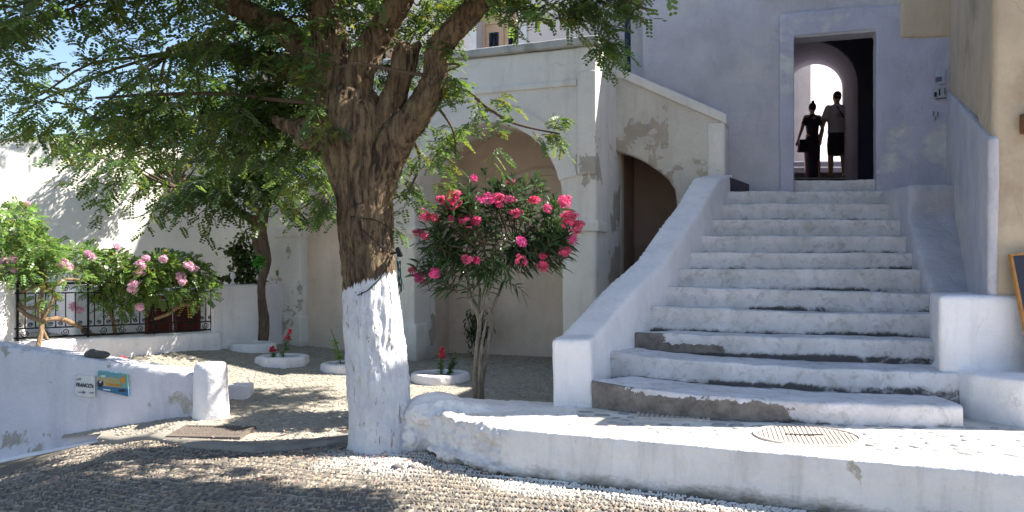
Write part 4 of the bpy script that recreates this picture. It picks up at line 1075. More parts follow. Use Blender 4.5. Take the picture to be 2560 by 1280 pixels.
# twigs and leaves
def twig_set(blobs, origin, nleaf=8, Ls=(.13, .2), ll=.034, lw=.017, spread=1.0, tl=(.25, .5), rg=rng, keepf=None, tintf=1.0, anchors=None):
    """blobs: (px,py,rx,ry,D,dD,count). returns leaf parts and a twig MB"""
    B = []; Dr = []; tw = MB(); Lf = []
    for bx, by, rx, ry, D, dD, cnt in blobs:
        q = rg.normal(0, .5, (cnt, 3)); q /= np.maximum(1, np.linalg.norm(q, axis=1, keepdims=True) / 1.0)
        c = W(bx, by, D)
        main = Vector(c) - Vector(origin)
        pend = c
        # one thin branch from the nearest anchor into the blob
        if anchors:
            an = min(anchors, key=lambda p: (Vector(p) - c).length)
            mid = (Vector(an) + c) / 2 + Vector((rg.normal(0, .08), rg.normal(0, .1), rg.normal(.05, .06)))
            far = c + (c - Vector(an)).normalized() * rx / 2000 * D * .55
            pp = [Vector(an), mid, c, far]; pts = []
            for i in range(3):
                for t in (0, .33, .66): pts.append(pp[i].lerp(pp[i + 1], t) + Vector(rg.normal(0, .012, 3)))
            pts.append(far); tw.tube(pts, list(np.linspace(.018, .004, len(pts))), 6)
        for k in range(cnt):
            p = W(bx + q[k, 0] * rx, by + q[k, 1] * ry, D + q[k, 2] * dD)
            d = Vector(unit(unit(np.array(p - Vector(origin)) * np.array([1, 1, .5])) * .7 + rg.normal(0, .62, 3) * spread * np.array([1, 1, .7]) + np.array([0, 0, -.15])))
            tlen = rg.uniform(*tl); pts = [p + d * (tlen * t) + Vector((0, 0, -.18 * tlen * t * t)) for t in np.linspace(0, 1, 5)]
            tw.tube(pts, [.004, .0035, .003, .0022, .0012], 4, False)
            for j in range(nleaf):
                t = (j + .6) / nleaf; i = min(3, int(t * 4)); pp_ = pts[i].lerp(pts[i + 1], t * 4 - i)
                sd = Vector(np.cross(np.array(d), [0, 0, 1.0])).normalized() * (1 if j % 2 else -1)
                B.append(pp_); Dr.append(d * .5 + sd * .85 + Vector(rg.normal(0, .22, 3)) + Vector((0, 0, -.22)))
    B = np.array(B); Dr = np.array(Dr)
    return B, Dr, tw
def leafparts(B, Dr, Ls, nl, ll, lw, droop=.3, tintf=1.0, rg=rng, yel=.06):
    n = len(B); L = rg.uniform(*Ls, n)
    P3_ = fbm(B, 1.5, 2)
    ti = (rg.uniform(.6, 1.3, (n, 1)) + .35 * P3_[:, None]) * np.ones((1, 3)) * (1 + rg.normal(0, .08, (n, 3))) * tintf
    y = rg.random(n) < yel; ti[y] = np.array([2.2, 1.5, .9]) * rg.uniform(.7, 1, (y.sum(), 1))
    return compound(B, Dr, L, nl, ll, lw, droop, ti, rg)
org = W(870, 330, 7.0)
allim = [p for k in ('S1', 'S2', 'S4', 'L1', 'L3') for p in limbs[k][0][6:]]
crown_blobs = [ # px,py,rx,ry,D,dD,n
 (70, 6, 190, 60, 6.6, .6, 25), (20, 116, 50, 50, 6.6, .5, 3), (210, 16, 70, 35, 6.7, .5, 3), (120, 46, 80, 30, 6.6, .4, 3),
 (380, -4, 130, 50, 7.2, .8, 13), (430, 46, 130, 60, 7.4, .8, 6), (560, 76, 110, 90, 7.5, .7, 16),
 (680, 106, 140, 130, 7.7, .6, 33), (760, 216, 90, 110, 7.6, .5, 27), (650, 246, 150, 110, 7.8, .7, 38), (500, 236, 150, 80, 7.9, .8, 22),
 (380, 246, 140, 50, 8.0, .7, 14), (240, 286, 140, 40, 8.0, .7, 12), (100, 236, 110, 50, 7.8, .6, 10), (60, 276, 80, 40, 7.8, .5, 5), (440, 316, 150, 60, 8.2, .7, 19),
 (600, 336, 150, 80, 8.2, .7, 29), (730, 336, 80, 80, 7.9, .5, 16), (330, 336, 120, 40, 8.4, .7, 11), (790, 46, 90, 90, 7.6, .5, 18), (900, 6, 80, 50, 7.8, .5, 10),
 (1030, 6, 90, 40, 7.8, .5, 10),
 # beyond the top of the frame
 (700, -120, 420, 100, 7.2, 1.4, 170), (250, -130, 300, 100, 7.0, 1.4, 110), (1180, -130, 200, 50, 6.3, .6, 70), (1560, -220, 230, 60, 5.9, .5, 110), (1880, -320, 200, 70, 5.8, .5, 230), (2180, -370, 130, 60, 5.8, .5, 150), (1700, -340, 300, 80, 5.8, .6, 210), (1950, -480, 330, 70, 5.9, .6, 200), (1600, -120, 260, 50, 9.2, .6, 70), (850, -270, 350, 90, 6.8, 1.2, 120), (1500, -300, 300, 60, 5.9, .5, 90), (600, -330, 500, 90, 7.0, 1.6, 110)]
spray_blobs = [(790, 220, 46, 90, 6.72, .12, 16), (745, 120, 60, 60, 6.9, .2, 14), (860, 50, 50, 40, 6.75, .15, 9), (815, 330, 30, 50, 6.7, .1, 5), (300, 110, 80, 50, 7.0, .5, 10), (240, 180, 50, 60, 6.9, .4, 9), (150, 150, 60, 20, 6.8, .3, 5), (15, 235, 12, 60, 6.3, .15, 6), (420, 180, 120, 50, 7.3, .5, 16),
 (1000, 60, 80, 60, 7.6, .4, 19), (1070, 80, 50, 50, 7.4, .3, 14), (930, 60, 40, 70, 7.6, .3, 12), (980, 190, 40, 70, 7.5, .3, 18), (1110, 185, 22, 45, 6.7, .2, 10), (1080, 130, 24, 36, 6.8, .2, 6),
 (1150, 15, 80, 22, 7.0, .3, 16), (1260, 8, 90, 22, 6.6, .3, 22), (1380, 12, 90, 30, 6.4, .3, 14), (1480, 20, 60, 40, 6.2, .3, 14), (1560, 15, 40, 36, 6.1, .3, 14), (1495, 95, 30, 34, 6.0, .2, 13), (1400, 45, 40, 18, 6.2, .2, 7), (1290, 40, 20, 12, 6.5, .2, 3),
 (1085, 330, 50, 50, 7.0, .3, 6), (1070, 420, 40, 60, 7.1, .3, 10), (1020, 480, 36, 50, 7.1, .3, 9), (1015, 350, 36, 60, 7.3, .3, 7), (985, 560, 12, 20, 7.0, .1, 2),
 (1120, 225, 50, 18, 6.9, .2, 3), (1190, 255, 56, 22, 6.8, .2, 4), (1240, 285, 44, 22, 6.75, .2, 4), (1330, 330, 50, 14, 6.6, .2, 4), (1390, 325, 22, 12, 6.55, .1, 3), (1245, 360, 22, 36, 6.7, .15, 3), (1140, 320, 24, 30, 6.85, .2, 3),
 (820, 490, 30, 22, 6.9, .2, 7), (790, 440, 40, 30, 7.4, .3, 8), (720, 450, 40, 40, 7.8, .3, 10), (200, 350, 90, 12, 8.3, .3, 10), (100, 320, 50, 14, 8.0, .3, 7)]
extra_an = [W(1180, 240, 6.8), W(1330, 330, 6.6), W(400, 235, 7.8), W(1000, 440, 7.1)]
B, Dr, tw = twig_set(crown_blobs, org, 9, anchors=allim)
B2, Dr2, tw2 = twig_set(spray_blobs, org, 6, tl=(.12, .24), spread=1.3)
nv = len(tw.v); tw.v += tw2.v; tw.f += [tuple(i + nv for i in q_) for q_ in tw2.f]
for lst in ([(845, 262, 7.0, 7), (700, 250, 7.3, 6), (560, 235, 7.6, 5), (400, 236, 7.8, 4.5), (240, 245, 8.0, 3)], [(1075, 190, 6.75, 6), (1010, 180, 6.6, 5), (900, 160, 6.55, 4), (840, 170, 6.6, 2)],
            [(1090, 215, 6.8, 5), (1160, 225, 6.8, 4.5), (1220, 270, 6.75, 4), (1290, 310, 6.65, 3), (1400, 335, 6.55, 2)], [(1085, 170, 6.75, 5), (1125, 160, 6.7, 3.5), (1150, 162, 6.7, 2)], [(1060, 255, 6.8, 5), (1100, 190, 6.6, 3), (1150, 165, 6.5, 2)],
            [(1005, 300, 6.9, 5), (1050, 400, 7.05, 4), (1010, 500, 7.1, 2)], [(1560, -40, 6.2, 6), (1590, 10, 6.1, 5), (1635, 28, 6.1, 2.5)], [(1075, 245, 6.8, 4), (1130, 320, 6.8, 3), (1140, 395, 6.8, 1.5)]):
    ptube(tw, lst, 6)
obj('branches', tw.mesh('branches', True), M_twig, big, kind='stuff')
leafobj('crown', [leafparts(B, Dr, (.12, .19), 6, .046, .031), leafparts(B2, Dr2, (.09, .14), 6, .040, .026, tintf=1.2, yel=.10)], M_locust, big)

# cable with fairy lights, lamp and wire bundle on the trunk
M_wire = simple('dark_wire', (.012, .014, .016), .5, .2, 40); M_green = simple('green_wire', (.03, .10, .09), .5, .2, 40)
cable = thing('light_cable', W(930, 640, 6.75), 'dark cable of small fairy lights looped round the tree trunk with a green bundle', 'cable')
def onbark(px, py, rr=.24): 
    u = (px - 1280) / 2000; cxp = np.interp(py, [400, 500, 600, 690, 800], [900, 909, 916, 924, 932]); hw = np.interp(py, [400, 500, 600, 690, 800], [76, 66, 65, 66, 71])
    s = max(-1, min(1, (px - cxp) / hw)); D = 7.0 - math.sqrt(max(0, 1 - s * s)) * hw / 2000 * 7.0 - .02; return W(px, py, D)
for pts in ([(848, 527), (870, 540), (905, 545), (940, 550), (970, 566), (983, 580)], [(856, 526), (885, 515), (910, 505)], [(860, 730), (872, 738), (895, 738), (918, 727), (945, 702), (965, 672), (976, 650), (985, 630)], [(905, 573), (935, 600), (958, 618), (980, 626), (987, 632)]):
    q = [onbark(*p) for p in pts]; obj('wire', MB().tube(q, .0045, 6), M_wire, cable)
for p in [(868, 738), (890, 738), (905, 730), (930, 716), (950, 690), (966, 668), (878, 541), (915, 546), (950, 555)]:
    q = onbark(*p); obj('bulb', MB().tube([q, q + Vector((rng.normal(0, .008), -.014, rng.choice([-1, 1]) * .03))], [.005, .003], 6), M_wire, cable)
for k in range(6):
    x0 = 993 + k * 1.4; pts = [W(x0 + 6 * math.sin(t * 2.2 + k) + 6 * t, 652 + t * 88 - abs(k - 2) * 5 * t, 6.86) for t in np.linspace(0, 1, 9)]
    obj('wire', MB().tube(pts, .0042, 5), M_green if k % 2 else M_wire, cable)
lp_ = thing('spot_lamp', W(985, 632, 6.85), 'small black spotlight fixed to the side of the tree trunk', 'lamp')
obj('bracket', MB().tube([W(978, 634, 6.88), W(990, 632, 6.84), W(997, 630, 6.82)], .009, 8), M_iron, lp_)
Ml = Matrix.Translation(W(999, 630, 6.82)) @ Matrix.Rotation(R(-22), 4, 'Y')
obj('housing', MB().box((-.012, -.04, -.042), (.012, .04, .042), Ml), M_iron, lp_)
fn = MB()
for k in range(5): fn.box((-.024, -.036 + k * .016, -.036), (-.012, -.032 + k * .016, .036), Ml)
obj('cooling_fins', fn, M_iron, lp_)
obj('wire', MB().tube([W(993, 636, 6.83), W(992, 655, 6.85), W(994, 672, 6.86)], .003, 5), M_wire, lp_)

# ---------------------------------------------------------------- slender tree in the corner
sl_ = thing('slender_tree', gnd(655, 862), 'slender curved tree growing against the corner pillar left of the arcade', 'tree')
mb = MB(); D = 11.35
slim = lambda L: [(a, b, c, d * .76) for a, b, c, d in L]
T1 = ptube(mb, slim([(655, 870, D, 19), (660, 800, D, 16), (652, 720, D, 14), (668, 650, D, 14), (656, 580, D, 14), (664, 520, D, 12), (672, 470, D - .1, 10), (690, 390, D - .2, 8), (700, 300, D - .3, 6)]), 12)
ptube(mb, [(660, 660, D, 8), (640, 610, D, 8), (644, 560, D, 9), (655, 540, D, 8)])
ptube(mb, [(652, 560, D, 10), (610, 535, D, 8), (560, 510, D, 7), (505, 490, D, 5), (440, 470, D, 3)]); ptube(mb, [(655, 555, D, 8), (625, 470, D - .2, 6), (600, 380, D - .5, 4)])
ptube(mb, [(672, 500, D, 5), (710, 470, D - .2, 4), (760, 440, D - .4, 2)])
obj('trunk', voxel(mb.mesh(), .02, 1, barkdisp(.008)), M_bark2, sl_)
sb = [(660, 410, 110, 80, 10.8, .6, 43), (560, 440, 130, 60, 11.0, .7, 40), (440, 420, 130, 50, 12.9, .6, 18), (330, 410, 110, 40, 11.0, .8, 14), (230, 390, 80, 26, 11.0, .8, 5), (700, 350, 100, 90, 10.9, .5, 33), (560, 350, 160, 80, 13.0, .7, 50), (690, 470, 60, 40, 10.9, .4, 11), (500, 490, 90, 28, 10.9, .5, 11), (700, 520, 30, 30, 10.8, .3, 3), (260, 460, 60, 30, 11, .4, 5), (420, 505, 50, 20, 10.8, .4, 4), (540, 240, 140, 80, 12.7, .9, 50), (380, 300, 120, 40, 12.6, .9, 20), (650, 120, 150, 90, 12.4, .8, 57), (450, -70, 250, 60, 12.6, 1, 36),
 (760, 300, 60, 120, 11.2, .4, 15), (800, 500, 36, 30, 10.6, .2, 3),
 (420, 330, 200, 50, 13.2, .6, 24), (200, 340, 90, 25, 11.6, .8, 8)]
B, Dr, tw = twig_set(sb, W(660, 430, 11.2), 7, anchors=T1[0][14:] + [W(505, 490, D), W(440, 470, D), W(600, 380, D - .5)], tl=(.3, .55))
obj('branches', tw.mesh('branches', True), M_twig, sl_, kind='stuff')
leafobj('crown', [leafparts(B, Dr, (.15, .22), 6, .055, .034, tintf=1.0)], M_locust, sl_)

# dark climber beside it, on the shaded wall
cl = thing('climber', gnd(610, 860), 'dark leafy climber in the shaded corner above the white wall', 'climber')
n = 900; q = rng.normal(0, .5, (n, 3)); P = np.array([W(615 + a * 40 + 0, 655 + b * 75, 11.75 + c * .12) for a, b, c in q]); P2 = np.array([W(585 + a * 30, 625 + b * 14, 11.7 + c * .1) for a, b, c in q[:120]]); P4 = np.array([W(560 + a * 60, 697 + b * 8, 11.7 + c * .1) for a, b, c in q[120:260]])
P = np.concatenate([P, P2, P4]); n = len(P)
leafobj('foliage', [simple_leaves(P, rng.normal(0, 1, (n, 3)), rng.uniform(.05, .09, n), rng.uniform(.03, .05, n), tint=rng.uniform(.3, .8, (n, 1)) * np.ones((1, 3)))], M_vine, cl)
obj('stem', MB().tube([W(618, 860, 11.8), W(612, 760, 11.8), W(620, 650, 11.75), W(600, 610, 11.72)], [.012, .01, .008, .004], 7), M_twig, cl)
n = 60; P = np.array([W(648 + a * 12, 652 + b * 10, 11.1) for a, b in rng.normal(0, .6, (n, 2))])
leafobj('shoot', [simple_leaves(P, rng.normal(0, 1, (n, 3)), rng.uniform(.05, .08, n), rng.uniform(.04, .06, n), tint=np.tile([[.6, 1.5, .7]], (n, 1)))], M_vine, cl)

# ---------------------------------------------------------------- fence: pier, low wall, iron railing
FA = Vector((-5.72, 9.2, 0)); FB = Vector((-4.03, 10.8, 0)); FD = (FB - FA); FL = FD.length; FD = FD.normalized(); FN = Vector((FD.y, -FD.x, 0))
def ffc(a, t, z): p = FA + FD * a - FN * t; return (p.x, p.y, z)
fence = thing('iron_fence', ffc(FL / 2, 0, -1.1), 'black wrought-iron fence with scrolls on a low white wall at the left', 'fence')
mb = MB().prism([(-.35, -2.2), (FL + .05, -1.9), (FL + .05, -.81), (-.35, -.79)], ffc, -.12, .16)
obj('low_wall', voxel(mb.mesh(), .02, 4, wob(.012, 2, .005, 9)), M_white, fence)
mb = MB(); x0, y0 = -6.5, 8.75
wallbox(mb, [(-7.4, 8.5), (-5.74, 9.02), (-5.70, 9.4), (-5.95, 9.6), (-7.4, 9.2)], -2.4, -.10)
obj('pier', voxel(mb.mesh(), .024, 5, wob(.014, 2, .005, 9)), M_white, fence)
e0 = Vector(ffc(FL, -.12, 0)); mb = MB()
wallbox(mb, [(-4.03, 10.74), (-3.55, 11.35), (-3.45, 12.3), (-3.8, 12.35), (-4.2, 11.0)], -2.0, -.175)
g = fence
pr = single('end_pier_wall', voxel(mb.mesh(), .022, 5, wob(.012, 2, .004, 9)), M_white, (-3.8, 11.3, -1.1), 'plain white wall end with a small pointed finial between the fence and the slender tree', 'wall')
fp = W(582, 712, 11.25); obj('finial', MB().lathe([(.10, -.02), (.04, .01), (.015, .05), (.012, .07), (.03, .1), (.035, .14), (.02, .17), (.003, .18)], tuple(fp + Vector((0, 0, .0))), 16).mesh('finial', True), M_white, pr)
zt_, zb_ = -.13, -.79
def bar(name, a0, z0, a1, z1, r, sq=False): return obj(name, MB().tube([ffc(a0, 0, z0), ffc(a1, 0, z1)], r, 6), M_iron, fence)
bar('rail', -.0, zt_, FL, zt_ - .02, .013); bar('rail', 0, -.245, FL, -.26, .008); bar('rail', 0, -.655, FL, -.665, .009); bar('rail', 0, -.765, FL, -.775, .011)
sa = [.03] + [FL * k / 3 for k in (1, 2)] + [FL - .03]
for a in sa: bar('stile', a, zt_ + (.04 if 0 < a < FL - .1 else 0), a, -.80, .015)
na = 22
for k in range(1, na):
    a = FL * k / na
    if min(abs(a - s) for s in sa) < .04: continue
    bar('picket', a, -.25, a, -.66, .0075)
def spiral(ca, cz, r, sg, up, turns=1.6):
    pts = []
    for i in range(18):
        t = i / 17; th = t * turns * 2 * math.pi; rr = r * (1 - .8 * t); pts.append(ffc(ca + sg * rr * math.cos(th), 0, cz + up * rr * math.sin(th)))
    return MB().tube(pts, .0055, 5)
for k in range(na):
    a = FL * (k + .5) / na
    obj('scroll', spiral(a, -.615, .026, 1 if k % 2 else -1, 1), M_iron, fence)
for k in range(11):
    a = FL * (k + .5) / 11; obj('scroll', spiral(a, -.715, .045, 1 if k % 2 else -1, -1), M_iron, fence)
    obj('scroll', spiral(a, -.195, .042, -1 if k % 2 else 1, 1), M_iron, fence)
# louvered red-brown door leaf standing behind the fence
def back(px, py, D): return W(px, py, D)
dr = thing('louvered_door', W(432, 842, 11.3), 'dark red louvered wooden shutter door standing behind the fence', 'door')
q0, q1 = W(362, 0, 11.2), W(502, 0, 11.5); dd = Vector((q1.x - q0.x, q1.y - q0.y, 0)); dl = dd.length; dd.normalize(); dn_ = Vector((-dd.y, dd.x, 0))
def fd(a, t, z): p = Vector((q0.x, q0.y, 0)) + dd * a + dn_ * t; return (p.x, p.y, z)
M_redw = simple('red_brown_wood', (.15, .035, .025), .6, .35, 12, bstr=.3)
for s0, s1 in ((0, dl / 2 - .01), (dl / 2 + .01, dl)):
    fr = MB()
    for a, b, z0, z1 in ((s0, s0 + .05, -1.3, -.33), (s1 - .05, s1, -1.3, -.33), (s0 + .05, s1 - .05, -.39, -.33), (s0 + .05, s1 - .05, -1.3, -1.22)): fr.prism([(a, z0), (b, z0), (b, z1), (a, z1)], fd, 0, .03)
    lf = obj('door_leaf', fr, M_redw, dr)
    for k in range(27):
        z = -1.205 + k * .030
        sl2 = MB(); sl2.v = [fd(s0 + .05, .0, z), fd(s1 - .05, .0, z), fd(s1 - .05, .025, z + .027), fd(s0 + .05, .025, z + .027), fd(s0 + .05, .004, z - .004), fd(s1 - .05, .004, z - .004), fd(s1 - .05, .029, z + .023), fd(s0 + .05, .029, z + .023)]
        sl2.f = [(0, 1, 2, 3), (7, 6, 5, 4), (0, 4, 5, 1), (2, 6, 7, 3), (1, 5, 6, 2), (0, 3, 7, 4)]
        obj('slat', sl2, M_redw, lf)

# vines over the fence
M_vstem = bark_mat('vine_stem', (.36, .25, .15), (.20, .13, .08))
def shrub(name, label, blobs, stems, flowers, nper, seed, cat='shrub', tintf=1.0):
    rg = np.random.default_rng(seed); root = thing(name, W(*stems[0][0][:3]), label, cat); parts = []
    for bx, by, rx, ry, D, dD, cnt in blobs:
        q = rg.normal(0, 1, (cnt, 3)); q = q / np.linalg.norm(q, axis=1, keepdims=True) * rg.uniform(.25, 1, (cnt, 1)) ** .6
        B = np.array([W(bx + a * rx, by + b * ry, D + c * dD) for a, b, c in q]); Dr = q * np.array([1, .0, 0]) + np.column_stack([q[:, 0], q[:, 2], -q[:, 1]]) + rg.normal(0, .6, (cnt, 3))
        ti = (rg.uniform(.6, 1.4, (cnt, 1)) + .3 * fbm(B, 3, 2)[:, None]) * (1 + rg.normal(0, .08, (cnt, 3))) * tintf
        y = rg.random(cnt) < .03; ti[y] = (2, 1.2, .8)
        parts.append(compound(B, Dr, rg.uniform(.09, .15, cnt), nper, .042, .026, .3, ti, rg))
    leafobj('foliage', parts, M_vine, root)
    for st in stems:
        mb = MB(); ptube(mb, st, 8); obj('stem', voxel(mb.mesh(), .009, 1, barkdisp(.003)), M_vstem, root)
    for i, (fx, fy, D, r) in enumerate(flowers):
        c = W(fx, fy, D); v, f, cc = petals(c, r * .82 / 2000 * D, int(22 + r), rg, cup=.7); v = (v - np.array(c)) * np.array([1.0, .8, .8]) + np.array(c)
        obj('flower_cluster', mesh_np('flower_cluster', v, f, cc), M_lilac, root)
    return root
shrub('flowering_climber', 'bright green pink-flowered climber at the far left, twisting over the white pier',
      [(40, 560, 60, 55, 9.5, .3, 330), (70, 630, 80, 50, 9.4, .35, 420), (10, 610, 60, 60, 9.3, .3, 220), (120, 640, 45, 40, 9.5, .3, 130), (30, 680, 70, 22, 9.2, .3, 130), (110, 740, 34, 46, 9.25, .1, 70), (170, 690, 60, 18, 9.4, .2, 60)],
      [[(95, 868, 9.0, 6), (104, 820, 9.1, 6), (98, 760, 9.15, 5), (112, 700, 9.3, 5), (90, 640, 9.4, 3)], [(120, 850, 9.1, 4), (104, 815, 9.12, 4), (112, 770, 9.15, 4), (60, 770, 9.2, 5), (45, 750, 9.25, 4)],
       [(105, 805, 9.1, 4), (128, 760, 9.15, 4), (136, 735, 9.2, 4.5), (120, 722, 9.2, 4.5), (75, 722, 9.2, 4.5), (55, 730, 9.2, 4)], [(60, 705, 9.3, 5), (120, 722, 9.25, 5), (160, 700, 9.4, 4), (200, 700, 9.5, 3)],
       [(45, 770, 9.2, 5), (75, 792, 9.15, 6), (100, 800, 9.12, 6)], [(108, 800, 9.1, 6), (150, 797, 9.3, 6), (190, 812, 9.6, 6), (225, 830, 9.9, 5)]],
      [(18, 655, 9.1, 22), (40, 650, 9.1, 20), (2, 662, 9.1, 16), (34, 672, 9.1, 12), (158, 658, 9.3, 14), (170, 668, 9.3, 14), (66, 510, 9.6, 9)], 5, 11, 'climber', 1.35)
shrub('flowering_climber', 'dark green pink-flowered climber spilling over the middle of the iron fence',
      [(215, 640, 60, 28, 9.9, .3, 170), (280, 665, 60, 36, 9.9, .3, 260), (350, 690, 60, 50, 10.0, .3, 330), (400, 665, 60, 36, 10.1, .3, 280), (450, 670, 50, 34, 10.2, .3, 200), (490, 690, 36, 36, 10.3, .2, 130), (300, 740, 60, 44, 10.0, .2, 190), (250, 720, 50, 30, 9.9, .2, 110), (400, 725, 60, 34, 10.1, .2, 200), (515, 730, 26, 34, 10.4, .15, 60), (470, 745, 30, 16, 10.3, .15, 40)],
      [[(290, 845, 10.1, 5), (280, 790, 10.0, 5), (262, 740, 10.0, 5), (240, 700, 9.9, 4)], [(378, 800, 10.3, 4), (420, 785, 10.2, 4), (455, 762, 10.2, 5), (500, 765, 10.3, 4)], [(455, 762, 10.2, 4), (445, 740, 10.2, 4), (432, 728, 10.2, 3)], [(345, 735, 10, 3), (330, 700, 10, 3), (300, 690, 10, 3)], [(205, 825, 9.8, 5), (240, 838, 10, 5), (300, 835, 10.1, 4)]],
      [(352, 662, 9.75, 17), (346, 682, 9.75, 16), (366, 646, 9.8, 11), (336, 712, 9.7, 17), (330, 724, 9.7, 14), (350, 768, 9.8, 13), (408, 648, 9.8, 13), (470, 664, 9.9, 15), (484, 672, 9.95, 14), (452, 690, 9.9, 15), (456, 704, 9.9, 11), (228, 642, 9.6, 14), (220, 634, 9.6, 10), (292, 616, 9.8, 10), (185, 768, 10.3, 17), (200, 775, 10.3, 12)], 6, 12, 'climber', 1.1)

# ---------------------------------------------------------------- planters with small plants
def ring(px, py, rx, label, name='ring_planter', seg=24, sy=1.0, h=.085, wall_=.085):
    c = gnd(px, py + 8); e = thing(name, c, label, 'planter', 'whitewashed planter rings in the courtyard')
    r_ = rx / 2000 * c.y; mb = MB()
    pr = [(r_, -.15), (r_ + .01, .0), (r_, h * .8), (r_ - .02, h), (r_ - wall_, h), (r_ - wall_ - .01, h * .75), (r_ - wall_ - .01, -.15)]
    b0_ = len(mb.v)
    for rr, z in pr:
        for k in range(seg):
            a = 2 * math.pi * (k + .5) / seg; mb.v.append((rr * math.cos(a), rr * math.sin(a) * sy, z))
    m_ = len(pr)
    for i in range(m_):
        for k in range(seg):
            a = i * seg + k; b = i * seg + (k + 1) % seg; a2 = ((i + 1) % m_) * seg + k; b2 = ((i + 1) % m_) * seg + (k + 1) % seg; mb.f.append((a, b, b2, a2))
    me = voxel(mb.mesh(), .012, 3, wob(.007, 4, .003, 14)); obj('rim', me, M_white, e, local=True)
    soil = MB().lathe([(r_ - wall_ + .01, -.1), (r_ - wall_ + .01, h * .35), (r_ * .4, h * .5), (.01, h * .5)], (0, 0, 0), seg, 1, sy)
    obj('soil', soil.mesh('soil', True), M_soil, e, local=True); return e, c
e1, c1_ = ring(706, 897, 66, 'octagonal whitewashed planter with one dark red plume flower, left of the big tree', seg=8)
e2, c2_ = ring(858, 915, 56, 'whitewashed planter half hidden behind the big trunk, green shoots and red flowers', seg=24)
e3, c3_ = ring(1101, 940, 73, 'round whitewashed planter with two small plants between trunk and oleander', seg=28)
e4, c4_ = ring(632, 868, 56, 'broad whitewashed planter ring around the foot of the slender tree', seg=28, h=.11)
p = gnd(1190, 884); e5 = thing('box_planter', p + Vector((0, .25, 0)), 'low white planter box against the back wall inside the arch', 'planter')
mb = MB().prism([(-.36, -.1), (.36, -.1), (.36, .055), (-.36, .055)], lambda a, t, z: (p.x + a * .93, p.y + a * -.37 + t, p.z + z), 0.0, .14)
obj('rim', voxel(mb.mesh(), .014, 3, wob(.005, 5)), M_white, e5)
M_stemg = simple('green_stem', (.10, .16, .05), .7, .2, 30)
def celosia(px, base, h, lean, label, plume=True, col=(1, 1, 1), seed=1, group=None, name='celosia', leafs=70, r=.045, yellow=0.0, gtint=1.0):
    rg = np.random.default_rng(seed); e = thing(name, base, label, 'plant', group)
    top = Vector((lean, 0, h)); mb = MB().tube([(0, 0, -.03), (lean * .4, 0, h * .5), tuple(top)], [.007, .006, .004], 6); obj('stem', mb.mesh('stem', True), M_stemg, e, local=True)
    t = rg.uniform(.05, .75, leafs); B = np.column_stack([lean * t, t * 0, h * t]); th = rg.uniform(0, 6.28, leafs); Dv = np.column_stack([np.cos(th), np.sin(th), rg.uniform(-.1, .5, leafs)])
    v, f, c = simple_leaves(B, Dv, rg.uniform(.6, 1.3, leafs) * r * 1.2, rg.uniform(.4, .6, leafs) * r, .3, rg.uniform(.7, 1.6, (leafs, 1)) * np.array([[1 + yellow, 1 + yellow * .8, 1]]) * gtint, rg)
    o = obj('leaves', mesh_np('leaves', v, f, c), M_vine, e, local=True); o['kind'] = 'stuff'
    if plume:
        n = 90; t = rg.uniform(.68, 1.12, n); ra = .036 * np.sqrt(np.clip(1.13 - t, .02, 1) / .4) * rg.uniform(.3, 1, n); th = rg.uniform(0, 6.28, n)
        B = np.column_stack([lean * t + ra * np.cos(th), ra * np.sin(th), h * t]); Dv = np.column_stack([np.cos(th), np.sin(th), np.full(n, 1.0)])
        v, f, c = simple_leaves(B, Dv, rg.uniform(.02, .035, n), rg.uniform(.012, .02, n), .0, rg.uniform(.7, 1.5, (n, 1)) * np.array([col]), rg); obj('plume', mesh_np('plume', v, f, c), M_red, e, local=True)
    return e
zz = Vector((0, 0, .04))
celosia(0, c1_ + zz + Vector((.0, 0, 0)), .33, .09, 'tall celosia with a dark red plume leaning right in the octagonal planter', seed=1)
celosia(0, c1_ + zz + Vector((-.10, 0, 0)), .13, -.03, 'short wilted reddish plant left in the octagonal planter', seed=2, r=.04, leafs=40)
celosia(0, c3_ + zz + Vector((.0, 0, 0)), .30, .02, 'upright red-tipped plant, left one in the round planter', seed=3, r=.04)
celosia(0, c3_ + zz + Vector((.10, 0, 0)), .30, .09, 'green leaning plant without flowers, right one in the round planter', False, seed=4, r=.045, leafs=110, name='green_plant', gtint=.8)
celosia(0, c2_ + zz + Vector((-.02, .0, 0)), .46, -.13, 'yellow-green young shoots rising from the planter beside the trunk', False, seed=5, r=.06, leafs=60, yellow=1.2, name='green_shoots', gtint=1.5)
celosia(0, c2_ + zz + Vector((.09, 0, 0)), .32, .02, 'red-flowered plant right beside the painted trunk', True, (1.4, .8, .5), seed=6, r=.06, leafs=90)
pw = W(292, 915, 8.25); celosia(0, Vector((pw.x, 8.32, -.98)), .08, .02, 'tiny plant with reddish tips peeking over the sign wall', True, (1.5, 1.2, .4), seed=7, r=.045, leafs=26, yellow=.5, name='small_plant')
wr = thing('hanging_plant', W(1190, 870, 11.8), 'dark drooping plant on the back wall inside the arch, behind the oleander trunk', 'plant')
n = 500; q = rng.normal(0, .5, (n, 3)); P = np.array([W(1192 + a * 26, 820 + b * 46, 11.75 + c * .05) for a, b, c in q])
leafobj('foliage', [simple_leaves(P, rng.normal(0, 1, (n, 3)) + np.array([0, 0, -.8]), rng.uniform(.05, .09, n), rng.uniform(.015, .03, n), tint=rng.uniform(.2, .6, (n, 1)) * np.ones((1, 3)))], M_vine, wr)
obj('stem', MB().tube([W(1192, 886, 11.78), W(1194, 830, 11.78), W(1188, 790, 11.8)], .01, 6), M_twig, wr)

